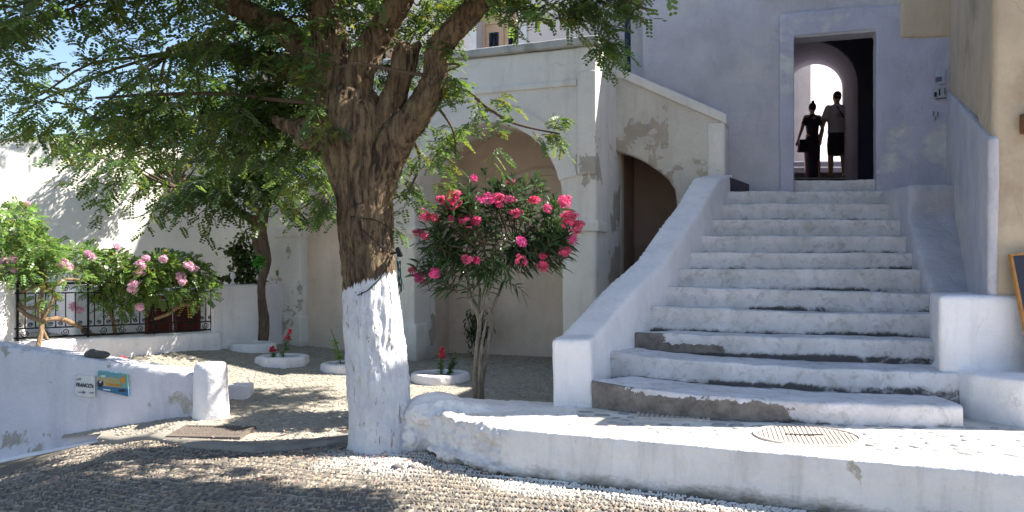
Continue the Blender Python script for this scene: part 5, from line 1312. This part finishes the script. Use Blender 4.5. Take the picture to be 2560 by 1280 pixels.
# ---------------------------------------------------------------- oleander
OD = 8.05
ol = thing('oleander', W(1198, 1035, OD), 'oleander bush with bright pink flower clusters on three pale bare stems', 'shrub')
for st in ([(1190, 1045, OD, 11), (1188, 960, OD, 10), (1192, 880, OD, 9), (1198, 800, OD, 8), (1180, 760, OD, 6), (1172, 715, OD + .1, 4.5)], [(1207, 1045, OD + .1, 9), (1205, 960, OD + .1, 8), (1218, 880, OD + .05, 8.5), (1230, 800, OD + .05, 8), (1220, 770, OD + .05, 7)],
           [(1199, 1045, OD - .06, 8), (1198, 960, OD - .06, 6), (1202, 880, OD - .05, 5), (1216, 800, OD - .02, 4)], [(1198, 800, OD, 6), (1215, 750, OD, 5), (1228, 700, OD - .1, 4), (1240, 640, OD - .15, 3)], [(1230, 800, OD + .05, 6), (1240, 750, OD + .1, 5), (1270, 680, OD + .1, 4), (1290, 620, OD + .1, 3)],
           [(1196, 780, OD, 5), (1200, 720, OD + .2, 4), (1190, 640, OD + .25, 3)]):
    mb = MB(); ptube(mb, [(x_, y_, d_, r_ * .74) for x_, y_, d_, r_ in st], 10); obj('stem', voxel(mb.mesh(), .0085, 1, barkdisp(.002)), M_bark3, ol)
rg = np.random.default_rng(21)
tips = []
ells = [(1130, 560, 70, 80, 0), (1200, 540, 90, 100, 0), (1300, 540, 100, 100, 0), (1380, 560, 50, 80, 0), (1120, 650, 90, 50, 0), (1220, 660, 90, 50, 0), (1330, 620, 70, 60, 0), (1250, 480, 140, 40, 0), (1150, 500, 50, 40, 0), (1100, 600, 60, 40, 0), (1400, 600, 40, 60, 0)]
tw = MB(); core = [W(1172, 715, OD + .1), W(1240, 640, OD - .15), W(1290, 620, OD + .1), W(1190, 640, OD + .25)]
while len(tips) < 275:
    bx, by, rx, ry, _ = ells[int(rg.integers(len(ells)))]; q = rg.normal(0, .55, 3)
    if np.linalg.norm(q) > 1.1: continue
    if fbm(np.array([[bx + q[0] * rx, by + q[1] * ry, q[2] * 60]]) / 60.0, 1.0, 2)[0] < -.3 and np.linalg.norm(q) > .45: continue
    tips.append((bx + q[0] * rx, by + q[1] * ry, OD + q[2] * .42))
tips += [(1215, 435, OD), (1170, 440, OD), (1345, 460, OD), (1345, 445, OD - .1), (1050, 660, OD), (1075, 655, OD - .1), (1300, 720, OD), (1080, 545, OD), (1390, 500, OD), (1270, 445, OD)]
LB, LD, LL = [], [], []
for k, (x, y, D_) in enumerate(tips):
    p = W(x, y, D_); a = min(core, key=lambda c: (c - p).length); d = (p - a).normalized()
    d = (d * .8 + Vector((0, 0, .55)) + Vector(rg.normal(0, .25, 3))).normalized()
    s = p - d * .22
    if k % 2 == 0: tw.tube([a.lerp(s, .35) + Vector(rg.normal(0, .03, 3)), s, p], [.006, .0045, .003], 5, False)
    else: tw.tube([s, p], [.004, .003], 5, False)
    for j in range(13):
        t = j / 12; b_ = s.lerp(p, t); th = j * 2.4 + rg.uniform(0, .5); u = d.orthogonal().normalized(); v = d.cross(u)
        dr_ = (u * math.cos(th) + v * math.sin(th)) * (1.1 - .5 * t) + d * (.35 + .5 * t)
        LB.append(b_); LD.append(dr_); LL.append(rg.uniform(.10, .185))
LB = np.array(LB); LD = np.array(LD); LL = np.array(LL); n = len(LB)
ti = (rg.uniform(.6, 1.3, (n, 1))) * (1 + rg.normal(0, .08, (n, 3))); ti[rg.random(n) < .03] = (3.2, 2.0, 1.2)
obj('twigs', tw.mesh('twigs', True), M_twig, ol, kind='stuff')
# the nearest leaves are parts of their own; the rest one mass
front_i = set(np.argsort(LB[:, 1] - .3 * rg.random(n))[:280].tolist()); rest = np.array([i not in front_i for i in range(n)])
leafobj('foliage', [simple_leaves(LB[rest], LD[rest], LL[rest], LL[rest] * .17, .35, ti[rest], rg, 4)], M_oleander, ol)
lps = []
for k in range(6):
    v, f, c = simple_leaves(np.zeros((1, 3)), np.array([[1.0, 0, 0]]), np.array([.135]), np.array([.023]), [.2, .35, .5, .3, .1, .6][k], np.array([[1, 1, 1]]) * [.7, .9, 1.1, 1.3, .8, 1.0][k], np.random.default_rng(k), 4)
    me = mesh_np('leaf', v, f, c); me.materials.append(M_oleander); lps.append(me)
for i in front_i:
    o = bpy.data.objects.new('leaf', lps[i % 6]); C.objects.link(o); o.parent = ol; o.location = Vector(LB[i]) - ol.location
    o.rotation_euler = Vector(LD[i]).to_track_quat('X', 'Z').to_euler(); s = LL[i] / .135; o.scale = (s, s, s)
FC = [(1135, 500, 24), (1132, 488, 14), (1215, 496, 22), (1170, 552, 21), (1192, 552, 11), (1275, 500, 20), (1248, 495, 13), (1290, 535, 24), (1060, 538, 18), (1080, 545, 13), (1048, 583, 13), (1062, 590, 10), (1413, 505, 20), (1336, 500, 13), (1368, 522, 10), (1420, 555, 22), (1443, 570, 20), (1430, 600, 16), (1415, 630, 16), (1086, 684, 15), (1050, 695, 15), (1032, 675, 8), (1304, 652, 18), (1358, 640, 11), (1360, 672, 13), (1305, 605, 12), (1168, 650, 12), (1190, 652, 8), (1185, 445, 8), (1280, 455, 13), (1103, 500, 11), (1425, 540, 16), (1128, 548, 8), (1355, 665, 9), (1448, 560, 9), (1250, 512, 8)]
for x, y, r_ in FC:
    shade_tint = (x > 1270 and y < 470) or (x < 1060 and y > 570); c = W(x, y, OD - (.12 if shade_tint else .34) + .1 * rg.random())  # these clusters get shade put into their petal colour
    nn_ = int(6 + r_ * rg.uniform(.7, 1.5)); v, f, cc = petals(c, r_ / 2000 * 7.8 * rg.uniform(.75, 1.1), nn_, rg, cup=rg.uniform(.3, .7), tint=rg.uniform(.55, 1.2, (nn_, 1)) * np.array([[1, rg.uniform(.7, 1.5), rg.uniform(.8, 1.3)]]) * (.6 if shade_tint else 1)); sc_ = np.array([rg.uniform(.8, 1.35), 1, rg.uniform(.6, 1.1)]); v = (v - np.array(c)) * sc_ + np.array(c); obj('flower_cluster', mesh_np('flower_cluster', v, f, cc), M_pink, ol)

# ---------------------------------------------------------------- metal covers
M_iron2 = simple('rusty_cast_iron', (.58, .50, .44), .8, .35, 30, bstr=.3); M_gap = simple('grate_hole', (.03, .025, .022), .9, .2, 30)
mh = thing('manhole_cover', (2.145, 5.83, -1.2), 'round ribbed cast-iron manhole cover set in the landing', 'manhole cover')
obj('rim', MB().lathe([(.375, -.02), (.375, .016), (.355, .018), (.350, .008), (.35, -.02)], (2.145, 5.83, -1.2), 48), M_iron2, mh)
obj('plate', MB().lathe([(.352, -.02), (.352, .007), (.01, .007)], (2.145, 5.83, -1.2), 48), M_iron2, mh)
for i in range(-10, 11):
    x = i * .032; h_ = math.sqrt(max(0, .335 ** 2 - x * x))
    if h_ < .05: continue
    ca, sa_ = math.cos(.25), math.sin(.25)
    segs = [(-h_, h_)] if abs(i) > 4 else [(-h_, -.03), (.035, h_)]
    for y0_, y1_ in segs:
        M_ = Matrix.Translation((2.145, 5.83, -1.2)) @ Matrix.Rotation(-.25, 4, 'Z'); obj('rib', MB().box((x - .009, y0_, .006), (x + .009, y1_, .014), M_), M_iron2, mh)
for a, b in (((-.15, .02), (.05, -.012)), ((.0, .012), (.13, .012)), ((-.10, -.012), (.02, -.012))):
    obj('mark', MB().tube([(2.145 + a[0], 5.83 + a[1], -1.188), (2.145 + b[0], 5.83 + b[1], -1.188)], .005, 4), M_gap, mh)
def grate(c, ang, lx, ly, label, zoff, bars, rows, style):
    global M_iron2
    if style: M_iron2 = simple('dark_cast_iron', (.17, .14, .12), .8, .35, 30, bstr=.3)
    e = thing('drain_grate', c, label, 'drain grate'); e.rotation_euler = ((0, 0, ang) if not style else (math.atan(float(zc(c[0], c[1] + .1) - zc(c[0], c[1] - .1)) / .2), -math.atan(float(zc(c[0] + .2, c[1]) - zc(c[0] - .2, c[1])) / .4), ang)); f_ = MB(); t = .03
    for a, b in (((-lx, -ly), (lx, -ly + t)), ((-lx, ly - t), (lx, ly)), ((-lx, -ly + t), (-lx + t, ly - t)), ((lx - t, -ly + t), (lx, ly - t))): f_.box((*a, -.03), (*b, .016))
    obj('frame', f_.mesh('frame'), M_iron2, e, local=True); obj('pit', MB().box((-lx + t, -ly + t, -.02), (lx - t, ly - t, -.004 + .004)).mesh('pit'), M_gap, e, local=True)
    for i in range(bars):
        x = -lx + t + (i + .5) * (2 * lx - 2 * t) / bars; obj('grate_bar', MB().box((x - .009, -ly + t, .0), (x + .009, ly - t, .012)).mesh('grate_bar'), M_iron2, e, local=True)
    for j in range(1, rows):
        y = -ly + j * 2 * ly / rows; obj('cross_bar', MB().box((-lx + t, y - .008, .001), (lx - t, y + .008, .010)).mesh('cross_bar'), M_iron2, e, local=True)
grate((1.33, 6.62, -1.198), -.24, .30, .17, 'small rectangular drain grate at the foot of the lowest step', 0, 13, 5, 0)
pg_ = gnd(530, 1084); grate((pg_.x, pg_.y, pg_.z + .010), -.06, .34, .19, 'larger slotted drain grate in the shade by the round post', 0, 19, 3, 1)

# ---------------------------------------------------------------- notices on the blue wall
def wallplane(px, py, off):   # on gate building wall front (t=off)
    u = (px - 1280) / 2000; n_ = BI; base = OB + BI * off; D_ = base.dot(n_) / (u * n_.x + n_.y); return W(px, py, D_)
M_paper = simple('grey_paper', (.40, .40, .44), .9, .2, 20); M_inkp = simple('poster_black', (.02, .02, .03), .8, .2, 20)
nn = -BI; tdx = BX
def quadon(px, py, wd, ht, mat, parent, name, off, dz=0.0):
    c = wallplane(px, py, off); mb = MB(); up = Vector((0, 0, 1)); a = tdx * wd / 2; b = up * ht / 2 + tdx * 0
    sl = up * (wd * .10)
    mb.v = [tuple(c - a - b - sl / 2), tuple(c + a - b + sl / 2), tuple(c + a + b + sl / 2), tuple(c - a + b - sl / 2)]; mb.v += [tuple(Vector(v) + nn * -.006) for v in mb.v]
    mb.f = [(0, 1, 2, 3), (7, 6, 5, 4), (0, 4, 5, 1), (1, 5, 6, 2), (2, 6, 7, 3), (3, 7, 4, 0)]; obj(name, mb, mat, parent)
no = -.066
nt1 = thing('notice', wallplane(2348, 232, no), 'torn grey notice with two black marks on the blue wall right of the doorway', 'notice')
quadon(2349, 232, .14, .125, M_paper, nt1, 'paper', no)
quadon(2339, 236, .028, .06, M_inkp, nt1, 'black_mark', no - .004); quadon(2349, 230, .016, .085, M_inkp, nt1, 'black_mark', no - .004); quadon(2352, 246, .12, .008, M_inkp, nt1, 'black_mark', no - .004); quadon(2362, 228, .008, .09, M_inkp, nt1, 'black_mark', no - .004)
nt2 = thing('notice', wallplane(2349, 192, no), 'faded paper notice with a small dark rectangle, above the torn one', 'notice')
quadon(2350, 190, .11, .20, simple('faded_paper', (.42, .45, .54), .9, .2, 20), nt2, 'paper', no + .002); quadon(2347, 198, .07, .06, simple('faded_ink', (.14, .14, .2), .9, .2, 20), nt2, 'dark_mark', no - .004)
nt3 = thing('notice', wallplane(2338, 290, no), 'peeling scrap of paper below the torn notice', 'notice')
for x, y, w_, h_ in ((2334, 284, .018, .06), (2345, 286, .016, .07), (2339, 296, .02, .05)): quadon(x, y, w_, h_, simple('scrap_grey', (.2, .19, .24), .9, .2, 20) if x == 2334 else bpy.data.materials['scrap_grey'], nt3, 'scrap', no)
# dark stone slab at the left end of an upper step
ds = MB(); a, b = W(1822, 476, 10.60), W(1873, 474, 10.5)
ds.v = [(a.x, a.y, a.z - .03), (b.x, b.y, b.z - .03), (b.x, b.y, b.z + .07), (a.x, a.y, a.z + .18), (a.x, a.y + .05, a.z - .03), (b.x, b.y + .05, b.z - .03), (b.x, b.y + .05, b.z + .07), (a.x, a.y + .05, a.z + .18)]
ds.f = [(0, 1, 2, 3), (7, 6, 5, 4), (0, 4, 5, 1), (1, 5, 6, 2), (2, 6, 7, 3), (3, 7, 4, 0)]
single('slate_slab', ds, simple('dark_slate', (.05, .045, .06), .8, .3, 12), a, 'dark slate slab leaning on the wall left of the top step', 'slab')

# leaf litter
n = 420; x = rng.normal(-1.4, .9, n); y = rng.normal(6.75, .5, n)
k = (y < 7.6) & ~((x > -.75) & (y > yk(np.clip(x, -.8, 5)) - .05)) & (np.abs(x) < 4); x, y = x[k], y[k]; n = len(x)
inc = y > yb(x); z = np.where(inc, zc(x, y), zs(x, y)) + .022
v, f, c = simple_leaves(np.column_stack([x, y, z]), np.column_stack([rng.normal(0, 1, n), rng.normal(0, 1, n), rng.normal(0, .15, n)]), rng.uniform(.02, .045, n), rng.uniform(.01, .02, n), .0, rng.uniform(.6, 1.3, (n, 1)) * np.array([[.42, .22, .08]]))
lit = obj('leaf_litter', mesh_np('leaf_litter', v, f, c), M_peb); lit['kind'] = 'stuff'

# ---------------------------------------------------------------- two people walking away in the passage
M_skin = simple('skin', (.45, .27, .19), .6, .1, 10, bstr=0)
def person(loc, yaw, H, sex, label):
    e = thing('person', loc, label, 'person'); e.rotation_euler = (0, 0, yaw); s = H / 1.75
    woman = sex == 'w'; sh = .17 if woman else .205
    def q(*a): return [Vector(p) * s for p in a]
    mb = MB()
    # front is +Y (walking away); x to the right as seen from behind
    mb.ell(Vector((0, 0, 1.00)) * s, (.155 * s, .11 * s, .14 * s), seg=20, rings=12)
    mb.tube(q((0, 0, .96), (0, .0, 1.12), (0, -.005, 1.3), (0, -.01, 1.42), (0, -.005, 1.475)), [r * s * (.9 if woman else 1) for r in (.12, .11, .13, .115, .06)], 18)
    for sg in (-1, 1): mb.ell(Vector((sg * (sh - .03), 0, 1.43)) * s, (.065 * s,) * 3)
    mb.tube(q((-sh + .03, 0, 1.42), (0, 0, 1.44), (sh - .03, 0, 1.42)), [.055 * s, .085 * s, .055 * s], 12)
    mb.tube(q((0, 0, 1.44), (0, .012, 1.56)), [.056 * s, .052 * s], 12)
    mb.ell(Vector((0, .02, 1.645)) * s, (.074 * s, .092 * s, .112 * s), seg=20, rings=14)
    mb.ell(Vector((0, .055, 1.585)) * s, (.05 * s, .055 * s, .055 * s))
    for sg in (-1, 1):
        mb.ell(Vector((sg * .076, .01, 1.64)) * s, (.012 * s, .02 * s, .032 * s))
        mb.ell(Vector((sg * .03, .10, 1.655)) * s, (.012 * s, .008 * s, .008 * s))
    mb.ell(Vector((0, .112, 1.628)) * s, (.013 * s, .022 * s, .024 * s)); mb.ell(Vector((0, .1, 1.588)) * s, (.026 * s, .012 * s, .009 * s))
    # legs mid-stride
    st = .13
    for sg, fy in ((-1, st), (1, -st)):
        lift = .03 if fy < 0 else 0
        mb.tube(q((sg * .085, 0, .95), (sg * .09, fy * .45 + .03, .70), (sg * .085, fy * .7 + .02, .50), (sg * .085, fy * .85, .33), (sg * .08, fy, .10 + lift)), [r * s for r in (.09, .078, .056, .055, .037)], 12)
        mb.tube(q((sg * .08, fy - .05, .05 + lift), (sg * .085, fy + .06, .045 + lift * .6), (sg * .09, fy + .16, .03)), [.036 * s, .038 * s, .026 * s], 10)
    arms = {-1: [(-sh, 0, 1.42), (-sh - .06, -.02, 1.15), (-sh - .12, .04, .90)], 1: [(sh, 0, 1.42), (sh + .05, -.03, 1.15), (sh + .045, .07, .92)]}
    if woman: arms[-1] = [(-sh, 0, 1.42), (-sh - .075, -.02, 1.17), (-sh - .155, .02, .90)]
    for sg, pts in arms.items():
        mb.tube(q(*pts), [.047 * s, .038 * s, .026 * s], 12)
        w_ = Vector(pts[-1]); d = (Vector(pts[-1]) - Vector(pts[-2])).normalized()
        mb.tube([w_ * s, (w_ + d * .05) * s, (w_ + d * .085) * s], [.026 * s, .033 * s, .03 * s], 10)
        fwd = Vector((0, 1, 0))
        for k in range(4):
            o = fwd * (-.024 + k * .016); L = (.055, .065, .062, .05)[k]
            b0_ = w_ + d * .075 + o; mb.tube([b0_ * s, (b0_ + d * L * .5 + fwd * .004) * s, (b0_ + d * L + fwd * .012 - Vector((sg * .018, 0, 0))) * s], [.0095 * s, .009 * s, .0075 * s], 8)
        b0_ = w_ + d * .025 + fwd * .02; mb.tube([b0_ * s, (b0_ + d * .03 + fwd * .025) * s, (b0_ + d * .06 + fwd * .028) * s], [.012 * s, .010 * s, .008 * s], 8)
    obj('body', voxel(mb.mesh(), .0095, 2), M_skin, e, local=True)
    def loft(name, secs, mat, n=26, th=True):
        m2 = MB()
        for cx, cy, z, rx, ry in secs:
            for k in range(n):
                a = 2 * math.pi * k / n; wv = 1 + .03 * math.sin(a * 5 + z * 9); m2.v.append(((cx + rx * math.cos(a) * wv) * s, (cy + ry * math.sin(a) * wv) * s, z * s))
        for i in range(len(secs) - 1):
            for k in range(n):
                a = i * n + k; b = i * n + (k + 1) % n; m2.f.append((a, b, b + n, a + n))
        me = m2.mesh(name, True); o = obj(name, me, mat, e, local=True); return o
    def sleeve(name, p0, p1, r0, r1, mat): return obj(name, MB().tube([Vector(p0) * s, (Vector(p0) + Vector(p1)) * s / 2, Vector(p1) * s], [r0 * s, (r0 + r1) / 2 * s, r1 * s], 14, False).mesh(name, True), mat, e, local=True)
    if not woman:
        sh_m = simple('grey_tshirt', (.60, .58, .62), .9, .12, 6)
        o = loft('tshirt', [(0, 0, .93, .19, .14), (0, 0, 1.05, .185, .138), (0, 0, 1.2, .19, .145), (0, -.005, 1.34, .205, .15), (0, -.005, 1.43, .19, .12), (0, 0, 1.475, .11, .085), (0, .005, 1.50, .07, .066)], sh_m)
        for sg in (-1, 1): sleeve('sleeve', (sg * (sh - .05), 0, 1.43), (sg * (sh + .055), -.015, 1.19), .085, .078, sh_m)
        pr = MB()
        for i, (x0, x1, z) in enumerate(((-.07, .06, 1.30), (-.09, .08, 1.265), (-.05, .07, 1.235))): pr.tube([Vector((x0, -.155, z)) * s, Vector(((x0 + x1) / 2, -.158, z + .006)) * s, Vector((x1, -.155, z)) * s], .006, 5)
        obj('print', pr.mesh('print'), simple('shirt_print', (.12, .11, .15), .9, .1, 9), e, local=True)
        so = simple('dark_shorts', (.04, .04, .055), .9, .2, 10)
        loft('shorts', [(0, 0, .97, .165, .125), (0, 0, .85, .185, .14), (0, 0, .70, .19, .15), (0, 0, .56, .185, .155), (0, 0, .50, .18, .15)], so)
        hr = simple('dark_hair', (.02, .015, .012), .8, .3, 50)
        mbh = MB().ell(Vector((0, -.003, 1.675)) * s, (.081 * s, .092 * s, .093 * s), seg=18, rings=12)
        obj('hair', voxel(mbh.mesh(), .008, 1, lambda V, Nn: .004 * fbm(V, 40, 2)), hr, e, local=True)
        obj('head_glint', MB().tube([Vector((-.045, -.088, 1.655)) * s, Vector((0, -.1, 1.65)) * s, Vector((.045, -.088, 1.655)) * s], .004, 5).mesh('head_glint'), simple('pale_glint', (.5, .5, .5), .6, .1, 9), e, local=True)  # pale curved bar painted in for the glint on the head
        obj('bag_strap', MB().tube([Vector(p) * s for p in ((-.07, -.02, 1.51), (-.05, -.125, 1.43), (.03, -.16, 1.28), (.12, -.165, 1.10), (.17, -.13, .98), (.20, -.06, .88))], .011, 6).mesh('bag_strap', True), M_darkblue, e, local=True)
        b2 = thing('shoulder_bag', Vector(loc) + Matrix.Rotation(yaw, 3, 'Z') @ Vector((.235 * s, -.03, .76 * s)), 'dark cross-body bag hanging at the hip of the person in the light T-shirt', 'bag'); b2.rotation_euler = (0, 0, yaw)
        obj('bag_body', voxel(MB().box((-.035, -.10, -.12), (.035, .12, .11)).mesh(), .012, 4), so, b2, local=True); obj('flap', voxel(MB().box((-.042, -.105, -.02), (.042, .125, .118)).mesh(), .012, 3), M_darkblue, b2, local=True)
        for sg, fy in ((-1, st), (1, -st)): obj('shoe', voxel(MB().tube(q((sg * .08, fy - .06, .04), (sg * .085, fy + .06, .04), (sg * .09, fy + .17, .03)), [.045 * s, .046 * s, .034 * s], 10).mesh(), .01, 2), so, e, local=True)
    else:
        dk = simple('dark_dress', (.045, .035, .055), .9, .2, 10)
        loft('top', [(0, 0, .93, .15, .12), (0, 0, 1.08, .128, .108), (0, 0, 1.22, .142, .118), (0, -.005, 1.34, .158, .122), (0, -.005, 1.43, .150, .095), (0, 0, 1.475, .10, .08), (0, .005, 1.50, .066, .06)], dk)
        for sg in (-1, 1): sleeve('sleeve', (sg * (sh - .035), 0, 1.43), (sg * (sh + .035), -.01, 1.27), .062, .055, dk)
        loft('trousers', [(0, 0, 1.0, .145, .115), (0, 0, .88, .172, .14), (0, 0, .72, .168, .145), (0, 0, .5, .16, .16), (0, 0, .3, .15, .17), (0, 0, .12, .145, .18), (0, 0, .08, .14, .175)], dk)
        hr = simple('dark_hair_bun', (.02, .013, .01), .8, .3, 50)
        mbh = MB().ell(Vector((0, -.004, 1.67)) * s, (.083 * s, .095 * s, .10 * s), seg=18, rings=12); mbh.ell(Vector((0, -.03, 1.775)) * s, (.035 * s, .035 * s, .03 * s))
        for a in (-.9, -.3, .4, 1.0): mbh.tube([Vector((0, -.03, 1.78)) * s, Vector((.055 * math.sin(a), -.03, 1.795 + .03 * math.cos(a))) * s], [.011 * s, .005 * s], 6)
        obj('hair', voxel(mbh.mesh(), .007, 1, lambda V, Nn: .004 * fbm(V, 40, 2)), hr, e, local=True)
        obj('bag_strap', MB().tube([Vector(p) * s for p in ((.10, -.03, 1.46), (.06, -.115, 1.36), (-.02, -.12, 1.15), (-.12, -.1, .98), (-.18, -.04, .88))], .009, 6).mesh('bag_strap', True), dk, e, local=True)
        b2 = thing('shoulder_bag', Vector(loc) + Matrix.Rotation(yaw, 3, 'Z') @ Vector((-.225 * s, -.03, .80 * s)), 'dark shoulder bag hanging beside the person in dark clothes', 'bag'); b2.rotation_euler = (0, 0, yaw)
        obj('bag_body', voxel(MB().prism([(-.10, -.13), (.10, -.13), (.075, .10), (-.075, .10)], lambda a, t, z: (a, t, z), -.05, .05).mesh(), .012, 4), dk, b2, local=True); obj('flap', voxel(MB().box((-.085, -.057, .0), (.085, .057, .108)).mesh(), .012, 3), M_darkblue, b2, local=True)
        for sg, fy in ((-1, st), (1, -st)): obj('shoe', voxel(MB().tube(q((sg * .08, fy - .05, .035), (sg * .085, fy + .05, .035), (sg * .09, fy + .15, .025)), [.038 * s, .04 * s, .03 * s], 10).mesh(), .01, 2), dk, e, local=True)
    return e
pm = W(2093, 447, 15.0); person((pm.x, 15.0, 1.715), 0.0, 1.66, 'm', 'person in light printed T-shirt and dark knee-length shorts, cross-body strap, walking away')
pw_ = W(2031, 447, 15.12); person((pw_.x, 15.12, 1.715), 0.0, 1.47, 'w', 'person in dark clothes with hair tied up in a topknot, walking on the left')
